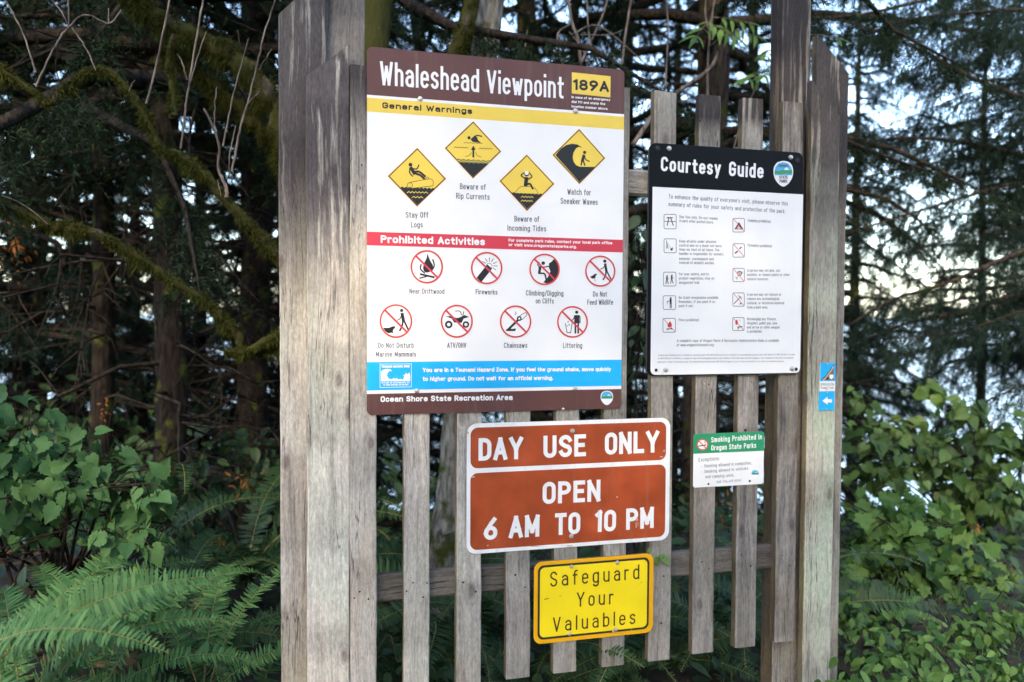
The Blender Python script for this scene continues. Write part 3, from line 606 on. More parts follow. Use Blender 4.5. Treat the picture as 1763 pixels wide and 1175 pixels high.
prohibit((219, 581), 103, [('p', I, [(140, 622), (176, 622), (200, 613), (216, 613), (214, 622), (204, 632), (200, 648), (208, 656), (190, 652), (172, 656), (152, 642)]), ('c', I, 254, 516, 10), ('l', I, 20, [(258, 540), (264, 572)], 0), ('l', I, 11, [(268, 576), (280, 602), (294, 632)]), ('l', I, 11, [(262, 576), (258, 606), (244, 638)]), ('l', I, 6, [(252, 548), (244, 566), (228, 576)])], 'crossed-out person near a seal symbol')
prohibit((592, 582), 101, [('r', I, 543, 602, 17, 13), ('r', I, 648, 602, 15, 11), ('p', I, [(524, 552), (556, 550), (590, 562), (606, 560), (640, 544), (668, 556), (634, 566), (622, 592), (576, 590), (562, 566)]), ('l', I, 5, [(585, 520), (610, 520), (622, 542)]), ('l', I, 5, [(634, 524), (630, 546)], 0)], 'crossed-out quad bike symbol')
prohibit((952, 584), 99, [('l', I, 4, [(966, 566), (986, 544), (1012, 530), (1022, 540), (1004, 562), (980, 578)]), ('r', I, 975, 565, 11, 9), ('l', I, 15, [(962, 580), (914, 626)], 0), ('p', I, [(892, 634), (910, 624), (930, 630), (956, 626), (950, 642), (896, 642)]), ('l', I, 4, [(950, 524), (956, 534), (948, 544)])], 'crossed-out chainsaw symbol')
prohibit((1301, 586), 97, [('c', I, 1327, 527, 10), ('p', I, [(1312, 544), (1344, 544), (1344, 594), (1312, 594)]), ('l', I, 12, [(1319, 594), (1319, 652)], 0), ('l', I, 12, [(1336, 594), (1336, 652)], 0), ('l', I, 6, [(1342, 548), (1348, 560), (1347, 592)]), ('l', I, 6, [(1314, 548), (1308, 566), (1298, 576)]), ('l', I, 5, [(1258, 596), (1268, 652), (1290, 652), (1298, 596)], 0), ('c', I, 1274, 586, 4), ('c', I, 1280, 604, 4), ('c', I, 1270, 610, 3)], 'crossed-out littering symbol')
for s, a, b, h in (('Stay Off', (280, 1087), (418, 1087), 36), ('Logs', (312, 1146), (384, 1146), 34), ('Beware of', (612, 912), (770, 916), 36), ('Rip Currents', (588, 970), (793, 977), 36), ('Beware of', (945, 1110), (1097, 1112), 35), ('Incoming Tides', (903, 1166), (1140, 1171), 35), ('Watch for', (1270, 945), (1414, 950), 36), ('Sneaker Waves', (1228, 1001), (1455, 1009), 36)):
    mb = MB(); word(mb, s, z1, a, b, h, YW, M['grey'], .125, 3, .34, .5); mb.build('caption', sign)
for s, a, b in (('Near Driftwood', (302, 413), (516, 415)), ('Fireworks', (708, 417), (841, 419)), ('Climbing/Digging', (1016, 424), (1245, 427)), ('on Cliffs', (1076, 473), (1186, 474)), ('Do Not', (1427, 431), (1513, 431)), ('Feed Wildlife', (1392, 481), (1550, 481)), ('Do Not Disturb', (110, 745), (328, 745)), ('Marine Mammals', (96, 800), (343, 799)), ('ATV/OHV', (533, 745), (650, 745)), ('Chainsaws', (881, 745), (1024, 745)), ('Littering', (1243, 746), (1360, 746))):
    mb = MB(); word(mb, s, z2, a, b, 32, YW, M['grey'], .125, 3, .34, .5); mb.build('caption', sign)
mb = MB(); heavy(mb, 'You are in a Tsunami Hazard Zone. If you feel the ground shake, move quickly', z2, (383, 894), (1537, 888), 27, YW, M['cwhite']); heavy(mb, 'to higher ground. Do not wait for an official warning.', z2, (383, 948), (1182, 942), 27, YW, M['cwhite'])
mb.build('tsunami_lettering', sign); mb = MB(); heavy(mb, 'Ocean Shore State Recreation Area', z2, (125, 1077), (934, 1065), 35, YW, M['cwhite']); mb.build('footer_lettering', sign)
mb = MB(); icon(mb, z2, [('l', 'cwhite', 3, [(122, 845), (314, 843), (314, 984), (122, 988), (122, 842)], 0),
    ('p', 'cwhite', [(128, 950), (128, 892), (140, 880), (160, 874), (184, 876), (198, 890), (184, 886), (170, 896), (164, 916), (176, 934), (196, 938), (206, 928), (214, 936), (226, 930), (236, 940), (248, 934), (262, 942), (270, 922), (264, 908), (276, 912), (280, 896), (290, 908), (300, 896), (306, 912), (306, 948)])], YW, 3)
heavy(mb, 'TSUNAMI HAZARD ZONE', z2, (130, 867), (304, 865), 14, YW, M['cwhite']); heavy(mb, 'IN CASE OF EARTHQUAKE, GO', z2, (132, 964), (302, 961), 9, YW, M['cwhite']); heavy(mb, 'TO HIGH GROUND OR INLAND', z2, (140, 977), (296, 974), 9, YW, M['cwhite']); mb.build('tsunami_pictogram', sign)
shield(sign, z2, 1512, 1052, 76, 88, YW, 2, False)
bolts(sign, z1, [(368, 358, 15), (1318, 432, 15)], YW); bolts(sign, z2, [(346, 1008, 15), (1316, 994, 14), (1243, 1120, 9)], YW)

# ------------------------------------------------------------------ sign 2: courtesy guide
YC = 2.788
z3, z4 = Zoom(1100, 230, 5.34, YC), Zoom(1100, 440, 5.34, YC)
sign = thing('courtesy_sign', (1.61, YC, 1.37), 'black framed white Courtesy Guide board of park rules beside the large information board', 'sign')
a = z3(97, 78)
panel(sign, 'panel', rrect(a[0], z3(1508, 300)[0], zz(z4(110, 1115), z4(1480, 1084)), zz(z3(130, 72), z3(1480, 190)), .026), YC, .011, M['slab'], M['edge'])
mb = MB(); x0, x1 = .5 * (z3(122, 480)[0] + z4(110, 1000)[0]), .5 * (z3(1498, 575)[0] + z4(1493, 1000)[0])
poly(mb, rrect(x0, x1, zz(z4(120, 1106), z4(1470, 1074)), zz(z3(122, 478), z3(1498, 573)), .02, '1100'), YC, 1, M['white']); mb.build('white_field', sign)
for s, a, c in (('Courtesy', (200, 346), (750, 386)), ('Guide', (826, 391), (1143, 414))):
    mb = MB(); word(mb, s, z3, a, c, 134, YC, M['cwhite'], .175, 2, .40); mb.build('title_lettering', sign)
shield(sign, z3, 1327, 371, 180, 236, YC, 1)
mb = MB(); G = M['grey']; LG = M['lgrey']
word(mb, "To enhance the quality of everyone's visit, please observe this", z3, (272, 598), (1368, 664), 38, YC, G, .12, 2, .32, .5); word(mb, 'summary of rules for your safety and protection of the park.', z3, (270, 667), (1345, 735), 38, YC, G, .12, 2, .32, .5)
def lines(Z, x, y, dy, L, h=25, sk=0.0):
    for i, (s, x1) in enumerate(L): word(mb, s, Z, (x, y + dy * i), (x1, y + dy * i + sk * (x1 - x)), h, YC, G, .13, 2, .34, .5)
lines(z3, 372, 778, 37, [('Day Use only. Do not remain', 722), ('in park after posted hours.', 685)], sk=.05)
lines(z3, 370, 1003, 38, [('Keep all pets under physical', 708), ('control and on a leash not more', 758), ('than six feet at all times. The', 738), ("handler is responsible for animal's", 775)], sk=.015)
lines(z4, 369, 43, 36, [('behavior, containment and', 685), ("removal of animal's wastes.", 692)], sk=.01)
lines(z4, 368, 184, 39, [('For your safety, and to', 640), ('protect vegetation, stay on', 690), ('designated trail.', 557)])
lines(z4, 366, 400, 38, [('No trash receptacles available.', 733), ('Remember, if you pack it in-', 703), ('pack it out.', 498)])
lines(z4, 365, 606, 38, [('Fires prohibited.', 553)])
lines(z3, 1000, 812, 38, [('Camping prohibited.', 1213)], sk=.05); lines(z3, 1000, 1040, 38, [('Fireworks prohibited.', 1223)], sk=.04)
lines(z4, 996, 151, 39, [('A person may not pick, cut,', 1300), ('mutilate, or remove plants or other', 1385), ('natural resources.', 1190)])
lines(z4, 995, 372, 39, [('A person may not disturb or', 1308), ('remove any archaeological,', 1293), ('cultural, or historical material', 1333), ('from a park area.', 1183)])
lines(z4, 993, 597, 38, [('Discharging any firearm,', 1262), ('slingshot, pellet gun, bow', 1268), ('and arrow or other weapon', 1293), ('is prohibited.', 1130)])
word(mb, 'A complete copy of Oregon Parks & Recreation Administrative Rules is available', z4, (347, 797), (1283, 795), 26, YC, G, .13, 2, .34, .5, slant=.22); word(mb, 'at www.oregonstateparks.org', z4, (345, 836), (685, 835), 26, YC, G, .13, 2, .34, .5, slant=.22)
for s, x0, x1, y0, y1 in (('A base user Parking fee is a charge for parking under ORS 390.124(1)(c) and not a charge for recreational purposes under ORS 105.672 to ORS 105.696. Pursuant', 175, 1432, 925, 919), ('to ORS 105.672 to 105.696, a charge for use of the designated area in your facility at the state park must be camping or not a charge for any other recreational', 175, 1416, 955, 949), ('purpose or stay in that park area. The immunities provided under ORS 105.682 apply to use of state park land for any other recreational purpose.', 172, 1332, 987, 980)): word(mb, s, z4, (x0, y0), (x1, y1), 15, YC, LG, .16, 2, .34, .5)
mb.build('rules_lettering', sign)
def rule(Z, x0, y0, x1, y1, prims, label, slash=False):
    mb = MB(); r = 13; P = []
    for cx, cyy, s in ((x0 + r, y0 + r, 180), (x1 - r, y0 + r, 270), (x1 - r, y1 - r, 0), (x0 + r, y1 - r, 90)): P += [Z(cx + r * math.cos(R(t)), cyy + r * math.sin(R(t))) for t in np.linspace(s, s + 90, 4)]
    stroke(mb, P, np.linalg.norm(Z(5, 0) - Z(0, 0)), YC, 2, M['grey'], closed=True); icon(mb, Z, prims, YC, 3)
    if slash: stroke(mb, [Z(x0 + 6, y0 + 6), Z(x1 - 6, y1 - 6)], np.linalg.norm(Z(5, 0) - Z(0, 0)), YC, 5, M['red'], cap=False)
    mb.build('rule_pictogram', sign, label)
rule(z3, 230, 745, 342, 878, [('l', I, 8, [(258, 776), (306, 776)], 0), ('l', I, 5, [(236, 810), (336, 810)], 0), ('l', I, 8, [(274, 780), (258, 846)], 0), ('l', I, 8, [(292, 780), (314, 846)], 0)], 'picnic table symbol')
rule(z3, 230, 970, 342, 1098, [('l', I, 6, [(252, 988), (256, 1020), (254, 1058)]), ('l', I, 5, [(256, 1020), (268, 1056)], 0), ('l', 'grey', 3, [(258, 1006), (290, 1052)], 0), ('p', I, [(288, 1056), (304, 1056), (312, 1044), (308, 1076), (290, 1078)])], 'leashed dog symbol')
man = lambda x, y: [('c', I, x, y - 28, 7), ('l', I, 14, [(x - 2, y - 14), (x - 2, y + 6)], 0), ('l', I, 7, [(x, y + 6), (x + 10, y + 44)], 0), ('l', I, 7, [(x - 4, y + 6), (x - 12, y + 44)], 0), ('l', I, 5, [(x, y - 10), (x + 12, y - 2)], 0)]
rule(z4, 225, 155, 340, 282, man(258, 218) + man(302, 212), 'two hikers symbol')
rule(z4, 222, 372, 337, 497, [('c', I, 291, 392, 8), ('l', I, 18, [(291, 408), (291, 440)], 0), ('l', I, 7, [(286, 444), (286, 482)], 0), ('l', I, 7, [(297, 444), (297, 482)], 0), ('l', I, 5, [(284, 410), (270, 424), (258, 422)]), ('l', I, 4, [(258, 424), (258, 448)], 0)], 'person carrying out litter symbol')
rule(z4, 220, 580, 335, 707, [('s', 'ring', [(285, 604), (300, 632), (300, 652), (280, 664), (262, 652), (266, 634)]), ('l', I, 6, [(254, 676), (302, 676)], 0), ('l', I, 5, [(258, 684), (298, 670)], 0)], 'crossed-out fire symbol', True)
rule(z3, 863, 782, 970, 907, [('l', I, 12, [(888, 876), (918, 826), (948, 876)], 0), ('l', 'ring', 6, [(902, 876), (918, 850), (934, 876)], 0), ('l', I, 5, [(880, 880), (956, 880)], 0)], 'crossed-out tent symbol', True)
rule(z3, 863, 1015, 970, 1138, [('l', I, 12, [(886, 1100), (904, 1086)], 0), ('l', I, 10, [(926, 1060), (938, 1048)], 0)], 'crossed-out firecracker symbol', True)
rule(z4, 863, 120, 968, 242, [('r', I, 924, 166, 18, 8), ('c', 'ring', 924, 166, 8), ('c', 'hill', 944, 158, 8), ('l', I, 4, [(912, 184), (896, 214)], 0), ('l', 'grey', 4, [(888, 200), (902, 222)], 0)], 'crossed-out flower symbol', True)
rule(z4, 862, 345, 968, 468, [('l', I, 7, [(874, 444), (930, 384)], 0), ('l', I, 6, [(912, 372), (934, 384), (942, 404)]), ('c', I, 934, 444, 8)], 'crossed-out pickaxe symbol', True)
rule(z4, 860, 572, 966, 692, [('s', 'ring', [(886, 600), (902, 592), (908, 620), (898, 640), (886, 628)]), ('l', I, 9, [(908, 660), (946, 656)], 0), ('l', I, 8, [(912, 662), (910, 678)], 0), ('l', 'grey', 3, [(924, 590), (934, 608)], 0)], 'crossed-out weapon symbol', True)
bolts(sign, z3, [(275, 140, 23), (1393, 222, 20)], YC); bolts(sign, z4, [(245, 1050, 22), (1405, 1040, 21)], YC)
bolts(sign, z3, [(172, 140, 24), (1453, 250, 22)], YC, 'hole', .002); bolts(sign, z4, [(157, 1055, 14), (1445, 1047, 14)], YC, 'hole', .001)

# ------------------------------------------------------------------ sign 3: opening hours
YD = 2.796
z5 = Zoom(790, 700, 4.518, YD)
sign = thing('opening_hours_sign', (1.0, YD, .76), 'rust orange opening hours sign with white border reading DAY USE ONLY', 'sign')
dx0, dx1 = zz(z5(55, 150)[::-1], z5(64, 1140)[::-1]), zz(z5(1646, 90)[::-1], z5(1634, 1035)[::-1]); dz0, dz1 = zz(z5(64, 1152), z5(1634, 1038)), zz(z5(58, 138), z5(1640, 84))
panel(sign, 'panel', rrect(dx0, dx1, dz0, dz1, .036, n=8), YD, .003, M['dwhite'], M['edge'])
ox0, ox1 = zz(z5(88, 200)[::-1], z5(91, 1100)[::-1]), zz(z5(1616, 150)[::-1], z5(1600, 1000)[::-1])
mb = MB(); poly(mb, rrect(ox0, ox1, zz(z5(88, 488), z5(1612, 412)), zz(z5(88, 172), z5(1615, 114)), .026, n=7), YD, 1, M['orange']); mb.build('orange_field', sign)
mb = MB(); poly(mb, rrect(ox0, ox1, zz(z5(90, 1118), z5(1600, 1014)), zz(z5(88, 523), z5(1610, 449)), .026, n=7), YD, 1, M['orange']); mb.build('orange_field', sign)
for s, a, b, h in (('DAY', (152, 424), (498, 409), 176), ('USE', (657, 403), (988, 387), 174), ('ONLY', (1135, 377), (1556, 357), 172), ('OPEN', (650, 761), (1099, 738), 172), ('6', (193, 1040), (297, 1036), 174), ('AM', (388, 1026), (625, 1012), 172), ('TO', (745, 1002), (943, 990), 170), ('10', (1058, 978), (1220, 970), 168), ('PM', (1300, 961), (1515, 945), 166)):
    mb = MB(); word(mb, s, z5, a, b, h, YD, M['dwhite'], .19, 2, .34 if s != '10' else .36); mb.build('lettering', sign)
mb = MB(); q = np.random.default_rng(4)
def blob(mb, Z, x, y, rx, ry, Y, lay, mat, n=9):
    poly(mb, [Z(x + rx * math.cos(t) * q.uniform(.6, 1.1), y + ry * math.sin(t) * q.uniform(.6, 1.1)) for t in np.arange(n) * 2 * math.pi / n], Y, lay, M[mat])
for x, y, rx, ry in ((1384, 880, 8, 16), (1378, 925, 5, 30), (1392, 915, 3, 22), (225, 1082, 9, 6), (112, 548, 16, 8), (1596, 345, 9, 9), (1575, 392, 18, 5), (1230, 705, 8, 5), (860, 1085, 30, 5), (590, 1088, 40, 4)): blob(mb, z5, x, y, rx, ry, YD, 2.6, 'chip')
for x, y, rx, ry in ((935, 146, 7, 5), (1352, 94, 14, 4), (1210, 132, 6, 5), (70, 205, 7, 12)): blob(mb, z5, x, y, rx, ry, YD, 2.6, 'smudge')
mb.build('chips', sign); bolts(sign, z5, [(882, 193, 20), (875, 1010, 19)], YD, dome=.004)

# ------------------------------------------------------------------ sign 4: safeguard your valuables
YY = 2.795
z6 = Zoom(900, 930, 6.186, YY)
sign = thing('valuables_sign', (1.1, YY, .41), 'bright yellow sign with black border reading Safeguard Your Valuables', 'sign')
mid = lambda *p: float(np.mean([q for q in p]))
X0, X1 = mid(z6(125, 260)[0], z6(112, 1080)[0]), mid(z6(1395, 180)[0], z6(1385, 960)[0]); Z0, Z1 = mid(z6(112, 1120)[1], z6(1385, 978)[1]), mid(z6(122, 244)[1], z6(1392, 132)[1])
panel(sign, 'panel', rrect(X0, X1, Z0, Z1, .030, n=8), YY, .004, M['amber'], M['edge'])
u0, u1 = mid(z6(157, 300)[0], z6(162, 1050)[0]), mid(z6(1350, 220)[0], z6(1338, 930)[0]); w0, w1 = mid(z6(162, 1068)[1], z6(1335, 944)[1]), mid(z6(158, 286)[1], z6(1350, 172)[1])
mb = MB(); poly(mb, rrect(u0, u1, w0, w1, .022, n=7), YY, 1, M['ink']); mb.build('black_border', sign); e_ = .0078
mb = MB(); poly(mb, rrect(u0 + e_, u1 - e_, w0 + e_, w1 - e_, .018, n=7), YY, 2, M['dyel']); mb.build('yellow_field', sign)
for s, a, b, h in (('Safeguard', (290, 500), (1240, 414), 160), ('Your', (572, 713), (965, 682), 155), ('Valuables', (320, 980), (1197, 893), 155)):
    mb = MB(); word(mb, s, z6, a, b, h, YY, M['bletter'], .105, 3, .50); mb.build('lettering', sign)
mb = MB()
for x, y, rx, ry in ((240, 632, 16, 9), (262, 622, 18, 7), (398, 594, 14, 5), (1262, 452, 9, 6), (1240, 470, 5, 4), (655, 198, 12, 3), (1158, 954, 9, 4)): blob(mb, z6, x, y, rx, ry, YY, 3.6, 'smudge')
mb.build('smudges', sign); bolts(sign, z6, [(517, 283, 21), (1006, 240, 22), (495, 1000, 21), (988, 950, 22), (960, 974, 12)], YY)

# ------------------------------------------------------------------ sign 5: no smoking
YS = 2.797
z7 = Zoom(1180, 610, 4.897, YS)
sign = thing('no_smoking_sign', (1.63, YS, .95), 'small green and white Smoking Prohibited notice on the slats below the courtesy board', 'sign')
X0, X1 = mid(z7(70, 700)[0], z7(62, 1120)[0]), mid(z7(664, 670)[0], z7(658, 1070)[0]); Z0, Z1 = mid(z7(62, 1137)[1], z7(658, 1085)[1]), mid(z7(70, 681)[1], z7(660, 646)[1])
panel(sign, 'panel', rrect(X0, X1, Z0, Z1, .010), YS, .003, M['white'], M['edge'])
gb = mid(z7(66, 850)[1], z7(662, 806)[1]); mb = MB(); poly(mb, rrect(X0, X1, gb, Z1, .010, '0011'), YS, 1, M['green']); mb.build('green_band', sign)
mb = MB(); icon(mb, z7, [('c', 'white', 143, 763, 45), ('l', I, 8, [(112, 775), (172, 766)], 0), ('l', 'grey', 4, [(168, 756), (160, 742), (172, 732)])], YS, 2)
icon(mb, z7, [('r', 'ring', 143, 763, 44, 9), ('l', 'ring', 8, [(112, 732), (174, 794)], 0)], YS, 4); mb.build('prohibition_symbol', sign)
mb = MB(); word(mb, 'Smoking Prohibited in', z7, (217, 745), (644, 718), 46, YS, M['cwhite'], .15, 2, .4, .55); word(mb, 'Oregon State Parks', z7, (217, 813), (596, 790), 46, YS, M['cwhite'], .15, 2, .4, .55)
for s, a, b, h in (('Exceptions:', (110, 908), (287, 893), 32), ('- Smoking allowed in campsites,', (135, 958), (558, 929), 27), ('- Smoking allowed in vehicles', (135, 1005), (528, 975), 27), ('and camping units.', (168, 1047), (410, 1032), 26), ('OAR 736-010-0040', (262, 1088), (468, 1073), 20)): word(mb, s, z7, a, b, h, YS, M['gtext'], .13, 2, .34, .5)
mb.build('lettering', sign); shield(sign, z7, 587, 1012, 66, 76, YS, 1, False); bolts(sign, z7, [(193, 1095, 8), (541, 1070, 9)], YS, 'hole', .001)

# ------------------------------------------------------------------ signs 6 and 7: trail markers on the right-hand board
YT = 2.796
z8 = Zoom(1180, 610, 4.897, YT)
sign = thing('trail_sign', (2.07, YT, 1.31), 'small blue and white coast trail plate nailed above the arrow plate', 'sign')
X0, X1 = mid(z8(1140, 75)[0], z8(1130, 312)[0]), mid(z8(1268, 75)[0], z8(1260, 312)[0]); Zt, Zm, Zb = mid(z8(1200, 74)[1]), mid(z8(1200, 228)[1]), mid(z8(1200, 313)[1])
panel(sign, 'panel', rrect(X0, X1, Zb, Zt, .002), YT, .002, M['white'], M['white'])
mb = MB(); poly(mb, [(X0, Zm), (X1, Zm), (X1, Zt), (X0, Zt)], YT, 1, M['blue']); icon(mb, z8, [('p', 'tan', [(1146, 218), (1166, 200), (1180, 192), (1200, 162), (1222, 138), (1234, 112), (1250, 96), (1250, 218)]), ('l', 'ink', 4, [(1146, 216), (1168, 196), (1180, 188), (1200, 158), (1220, 138), (1234, 110), (1248, 94)], 0), ('l', 'sand', 9, [(1162, 216), (1180, 202), (1198, 178), (1216, 156), (1232, 132), (1244, 108)]), ('p', 'tan', [(1180, 216), (1222, 168), (1250, 140), (1250, 216)]), ('c', 'ink', 1196, 206, 10), ('s', 'dwhite', [(1214, 174), (1246, 174), (1246, 198), (1230, 212), (1214, 198)])], YT, 2); mb.build('blue_field', sign)
mb = MB(); word(mb, 'OREGON', z8, (1141, 266), (1251, 266), 22, YT, M['grey'], .14, 2, .36); word(mb, 'Coast Trail', z8, (1143, 293), (1246, 293), 20, YT, M['grey'], .13, 2); mb.build('lettering', sign)
bolts(sign, z8, [(1197, 85, 6), (1190, 298, 6)], YT, dome=.002)
sign = thing('arrow_sign', (2.07, YT, 1.23), 'small blue plate with a white arrow pointing left', 'sign')
X0, X1 = mid(z8(1130, 316)[0], z8(1122, 473)[0]), mid(z8(1260, 316)[0], z8(1252, 473)[0]); Za = mid(z8(1190, 474)[1])
panel(sign, 'panel', rrect(X0, X1, Za, Zb - .0012, .002), YT, .002, M['blue'], M['blue'])
mb = MB(); icon(mb, z8, [('p', 'dwhite', [(1154, 394), (1198, 360), (1198, 380), (1236, 380), (1236, 409), (1198, 409), (1198, 428)])], YT, 2); mb.build('arrow', sign); bolts(sign, z8, [(1192, 325, 6), (1188, 466, 6)], YT, dome=.002)

# ------------------------------------------------------------------ vegetation builders (numpy)
def unit(a): return a / (np.linalg.norm(a, axis=-1, keepdims=True) + 1e-9)

def needles(P, D, L, n, nl, nw, q, droop=.15):
    """twigs starting at P along D of length L, each set with n needles of length nl, width nw -> triangles"""
    m = len(P); L = np.broadcast_to(L, (m,))
    t = q.uniform(.05, 1, (m, n)); t.sort(axis=1)
    pos = P[:, None] + D[:, None] * (t * L[:, None])[..., None]; pos[..., 2] -= droop * L[:, None] * t ** 2
    rv = unit(q.normal(size=(m, n, 3))); side = unit(np.cross(np.broadcast_to(D[:, None], rv.shape), rv))
    nd = unit(D[:, None] * .75 + side * .8); wd = unit(np.cross(nd, rv)) * nw / 2
    tip = pos + nd * nl * (1 - .35 * t[..., None])
    V = np.stack([pos - wd, pos + wd, tip], 2).reshape(-1, 3); F = np.arange(len(V)).reshape(-1, 3)
    # the twig wood itself: two thin crossed triangles
    e = P + D * L[:, None]; e[:, 2] -= droop * L; s1 = unit(np.cross(D, np.array([0, 0, 1.]) + .01 * q.normal(size=D.shape))) * .003; s2 = np.cross(unit(D), s1)
    V2 = np.concatenate([np.stack([P - s, P + s, e], 1).reshape(-1, 3) for s in (s1, s2)])
    return [(V, F), (V2, np.arange(len(V2)).reshape(-1, 3))]

def spray_branch(C, q, dens, tl, n, nl, nw, hang=.35, start=.15, two=True):
    """side twigs along a branch centre line C; each carries smaller needle-bearing twigs"""
    seg = np.linalg.norm(np.diff(C, axis=0), axis=1); cum = np.r_[0, np.cumsum(seg)]; Lt = cum[-1]; m = max(3, int(Lt * dens))
    s = np.sort(q.uniform(start, 1, m)) * Lt; P = np.stack([np.interp(s, cum, C[:, k]) for k in range(3)], 1)
    T = unit(np.stack([np.interp(s, cum, np.gradient(C[:, k], cum)) for k in range(3)], 1))
    sd = unit(np.cross(T, [0, 0, 1.])) * q.choice([-1, 1], m)[:, None]
    D = unit(T * .75 + sd * q.uniform(.5, 1.0, (m, 1)) + np.array([0, 0, -1.]) * q.uniform(0, 2 * hang, (m, 1)) + .25 * q.normal(size=(m, 3)))
    L = tl * (1.05 - .6 * s / Lt) * q.uniform(.5, 1.2, m); out = needles(P, D, L, n, nl, nw, q, .3)
    if two:
        k = 4; t = q.uniform(.2, .95, (m, k)); P2 = (P[:, None] + D[:, None] * (t * L[:, None])[..., None]).reshape(-1, 3); P2[:, 2] -= (.3 * L[:, None] * t ** 2).reshape(-1)
        D2 = unit(np.repeat(D, k, 0) * .7 + .6 * q.normal(size=(m * k, 3)) + np.array([0, 0, -.35])); out += needles(P2, D2, np.repeat(L, k) * .45, max(6, n // 2), nl, nw, q, .3)
    return out

def crown_mesh(name, seed, h, z0, rmax, nb, dens, n, nl, nw, mat, gap=.0, tl=.45):
    """boughs round a trunk from height z0 to h, drooping, shorter towards the tip"""
    q = np.random.default_rng(seed); parts = []; wood_parts = []
    for k in range(nb):
        z = z0 + (h - z0) * ((k + q.uniform(0, 1)) / nb) ** 1.15; a = q.uniform(0, 2 * np.pi); u = (z - z0) / (h - z0)
        r = rmax * (1 - u) ** .75 * q.uniform(.6, 1.1) + .25; s = np.linspace(0, 1, 7)
        up = q.uniform(-.1, .25); C = np.stack([np.cos(a) * r * s, np.sin(a) * r * s, z + r * (up * s - q.uniform(.25, .55) * s ** 2)], 1)
        C[1:, :2] += q.normal(0, .04 * r, (6, 2)); parts += spray_branch(C, q, dens, tl * (.5 + .5 * r / rmax), n, nl, nw)
        wood_parts.append(tube(C, np.linspace(.022 * r + .004, .004, 7), 4))
    V, F = join_np(parts); VW, FW = join_np(wood_parts); FW = np.concatenate([FW[:, [0, 1, 2]], FW[:, [0, 2, 3]]])
    return np_mesh(name, np.concatenate([V, VW]), np.concatenate([F, FW + len(V)]), [mat, M['twig_dark']], np.r_[np.zeros(len(F)), np.ones(len(FW))])

def dead_branches(name, seed, z0, z1, n, rl, mat):
    """bare drooping lower branches with side twigs"""
    q = np.random.default_rng(seed); parts = []
    for k in range(n):
        z = q.uniform(z0, z1); a = q.uniform(0, 2 * np.pi); r = rl * q.uniform(.45, 1.1); s = np.linspace(0, 1, 6)
        C = np.stack([np.cos(a) * r * s, np.sin(a) * r * s, z + r * (q.uniform(-.15, .25) * s - q.uniform(.2, .6) * s ** 2)], 1); C[1:] += q.normal(0, .045 * r, (5, 3))
        parts.append(tube(C, np.linspace(.013, .004, 6) * q.uniform(.7, 1.3), 4))
        for j in range(int(7 * r)):
            t = q.uniform(.25, 1); p = C[int(t * 5)]; d = unit(np.array([np.cos(a), np.sin(a), -.3]) * .6 + q.normal(size=3) * .7); l = q.uniform(.15, .5)
            parts.append(tube(np.stack([p, p + d * l * .5 + q.normal(0, .02, 3), p + d * l - np.array([0, 0, .1 * l])]), [.005, .004, .002], 3))
    V, F = join_np(parts); return np_mesh(name, V, F, mat)

def trunk_mesh(name, P, rad, mat, k=12, seed=0, n=8):
    C = smooth_path(P, n); rr = np.interp(np.linspace(0, 1, len(C)), np.linspace(0, 1, len(rad)), rad)
    V, F = tube(C, rr, k, .05, seed); return np_mesh(name, V, F, mat, smooth=True)

def moss_tufts(C, rad, q, dens, ln, wd):
    """short blades all round a limb, longer below where the moss hangs"""
    seg = np.linalg.norm(np.diff(C, axis=0), axis=1); cum = np.r_[0, np.cumsum(seg)]; area = (2 * np.pi * .5 * (rad[1:] + rad[:-1]) * seg).sum(); m = int(area * dens * 1.6)
    s = q.uniform(0, cum[-1], m); P = np.stack([np.interp(s, cum, C[:, k]) for k in range(3)], 1); r = np.interp(s, cum, rad)
    T = unit(np.stack([np.interp(s, cum, np.gradient(C[:, k], cum)) for k in range(3)], 1))
    nr = unit(np.cross(T, unit(q.normal(size=(m, 3))))); lump = .75 + .5 * np.sin(s * 31) * np.sin(s * 13 + 1)
    bare = np.sin(s * 19 + nr[:, 0] * 2) * np.sin(s * 7.3 + nr[:, 2] * 3 + 1) + .35 * q.normal(size=m); ok = bare < .45; P, r, T, nr, lump = P[ok], r[ok], T[ok], nr[ok], (lump * (1.15 - .7 * bare))[ok]; m = len(P)
    base = P + nr * r[:, None] * .85; hang = np.clip(-nr[:, 2], 0, 1)
    d = unit(nr * .8 + .6 * q.normal(size=(m, 3)) + np.array([0, 0, -1.]) * (.3 + hang[:, None])); l = .62 * ln * lump * q.uniform(.5, 1.3, m) * (1 + 1.4 * hang)
    w = unit(np.cross(d, q.normal(size=(m, 3)))) * wd / 2
    V = np.stack([base - w, base + w, base + d * l[:, None]], 1).reshape(-1, 3); return V, np.arange(len(V)).reshape(-1, 3)

def instance(T, TF, P, X, Yv, Z, s):
    """leaf template T placed at P with axes X, Yv, Z and size s"""
    V = P[:, None] + s[:, None, None] * (T[None, :, 0:1] * X[:, None] + T[None, :, 1:2] * Yv[:, None] + T[None, :, 2:3] * Z[:, None])
    F = TF[None] + (np.arange(len(P)) * len(T))[:, None, None]; return V.reshape(-1, 3), F.reshape(-1, TF.shape[1])

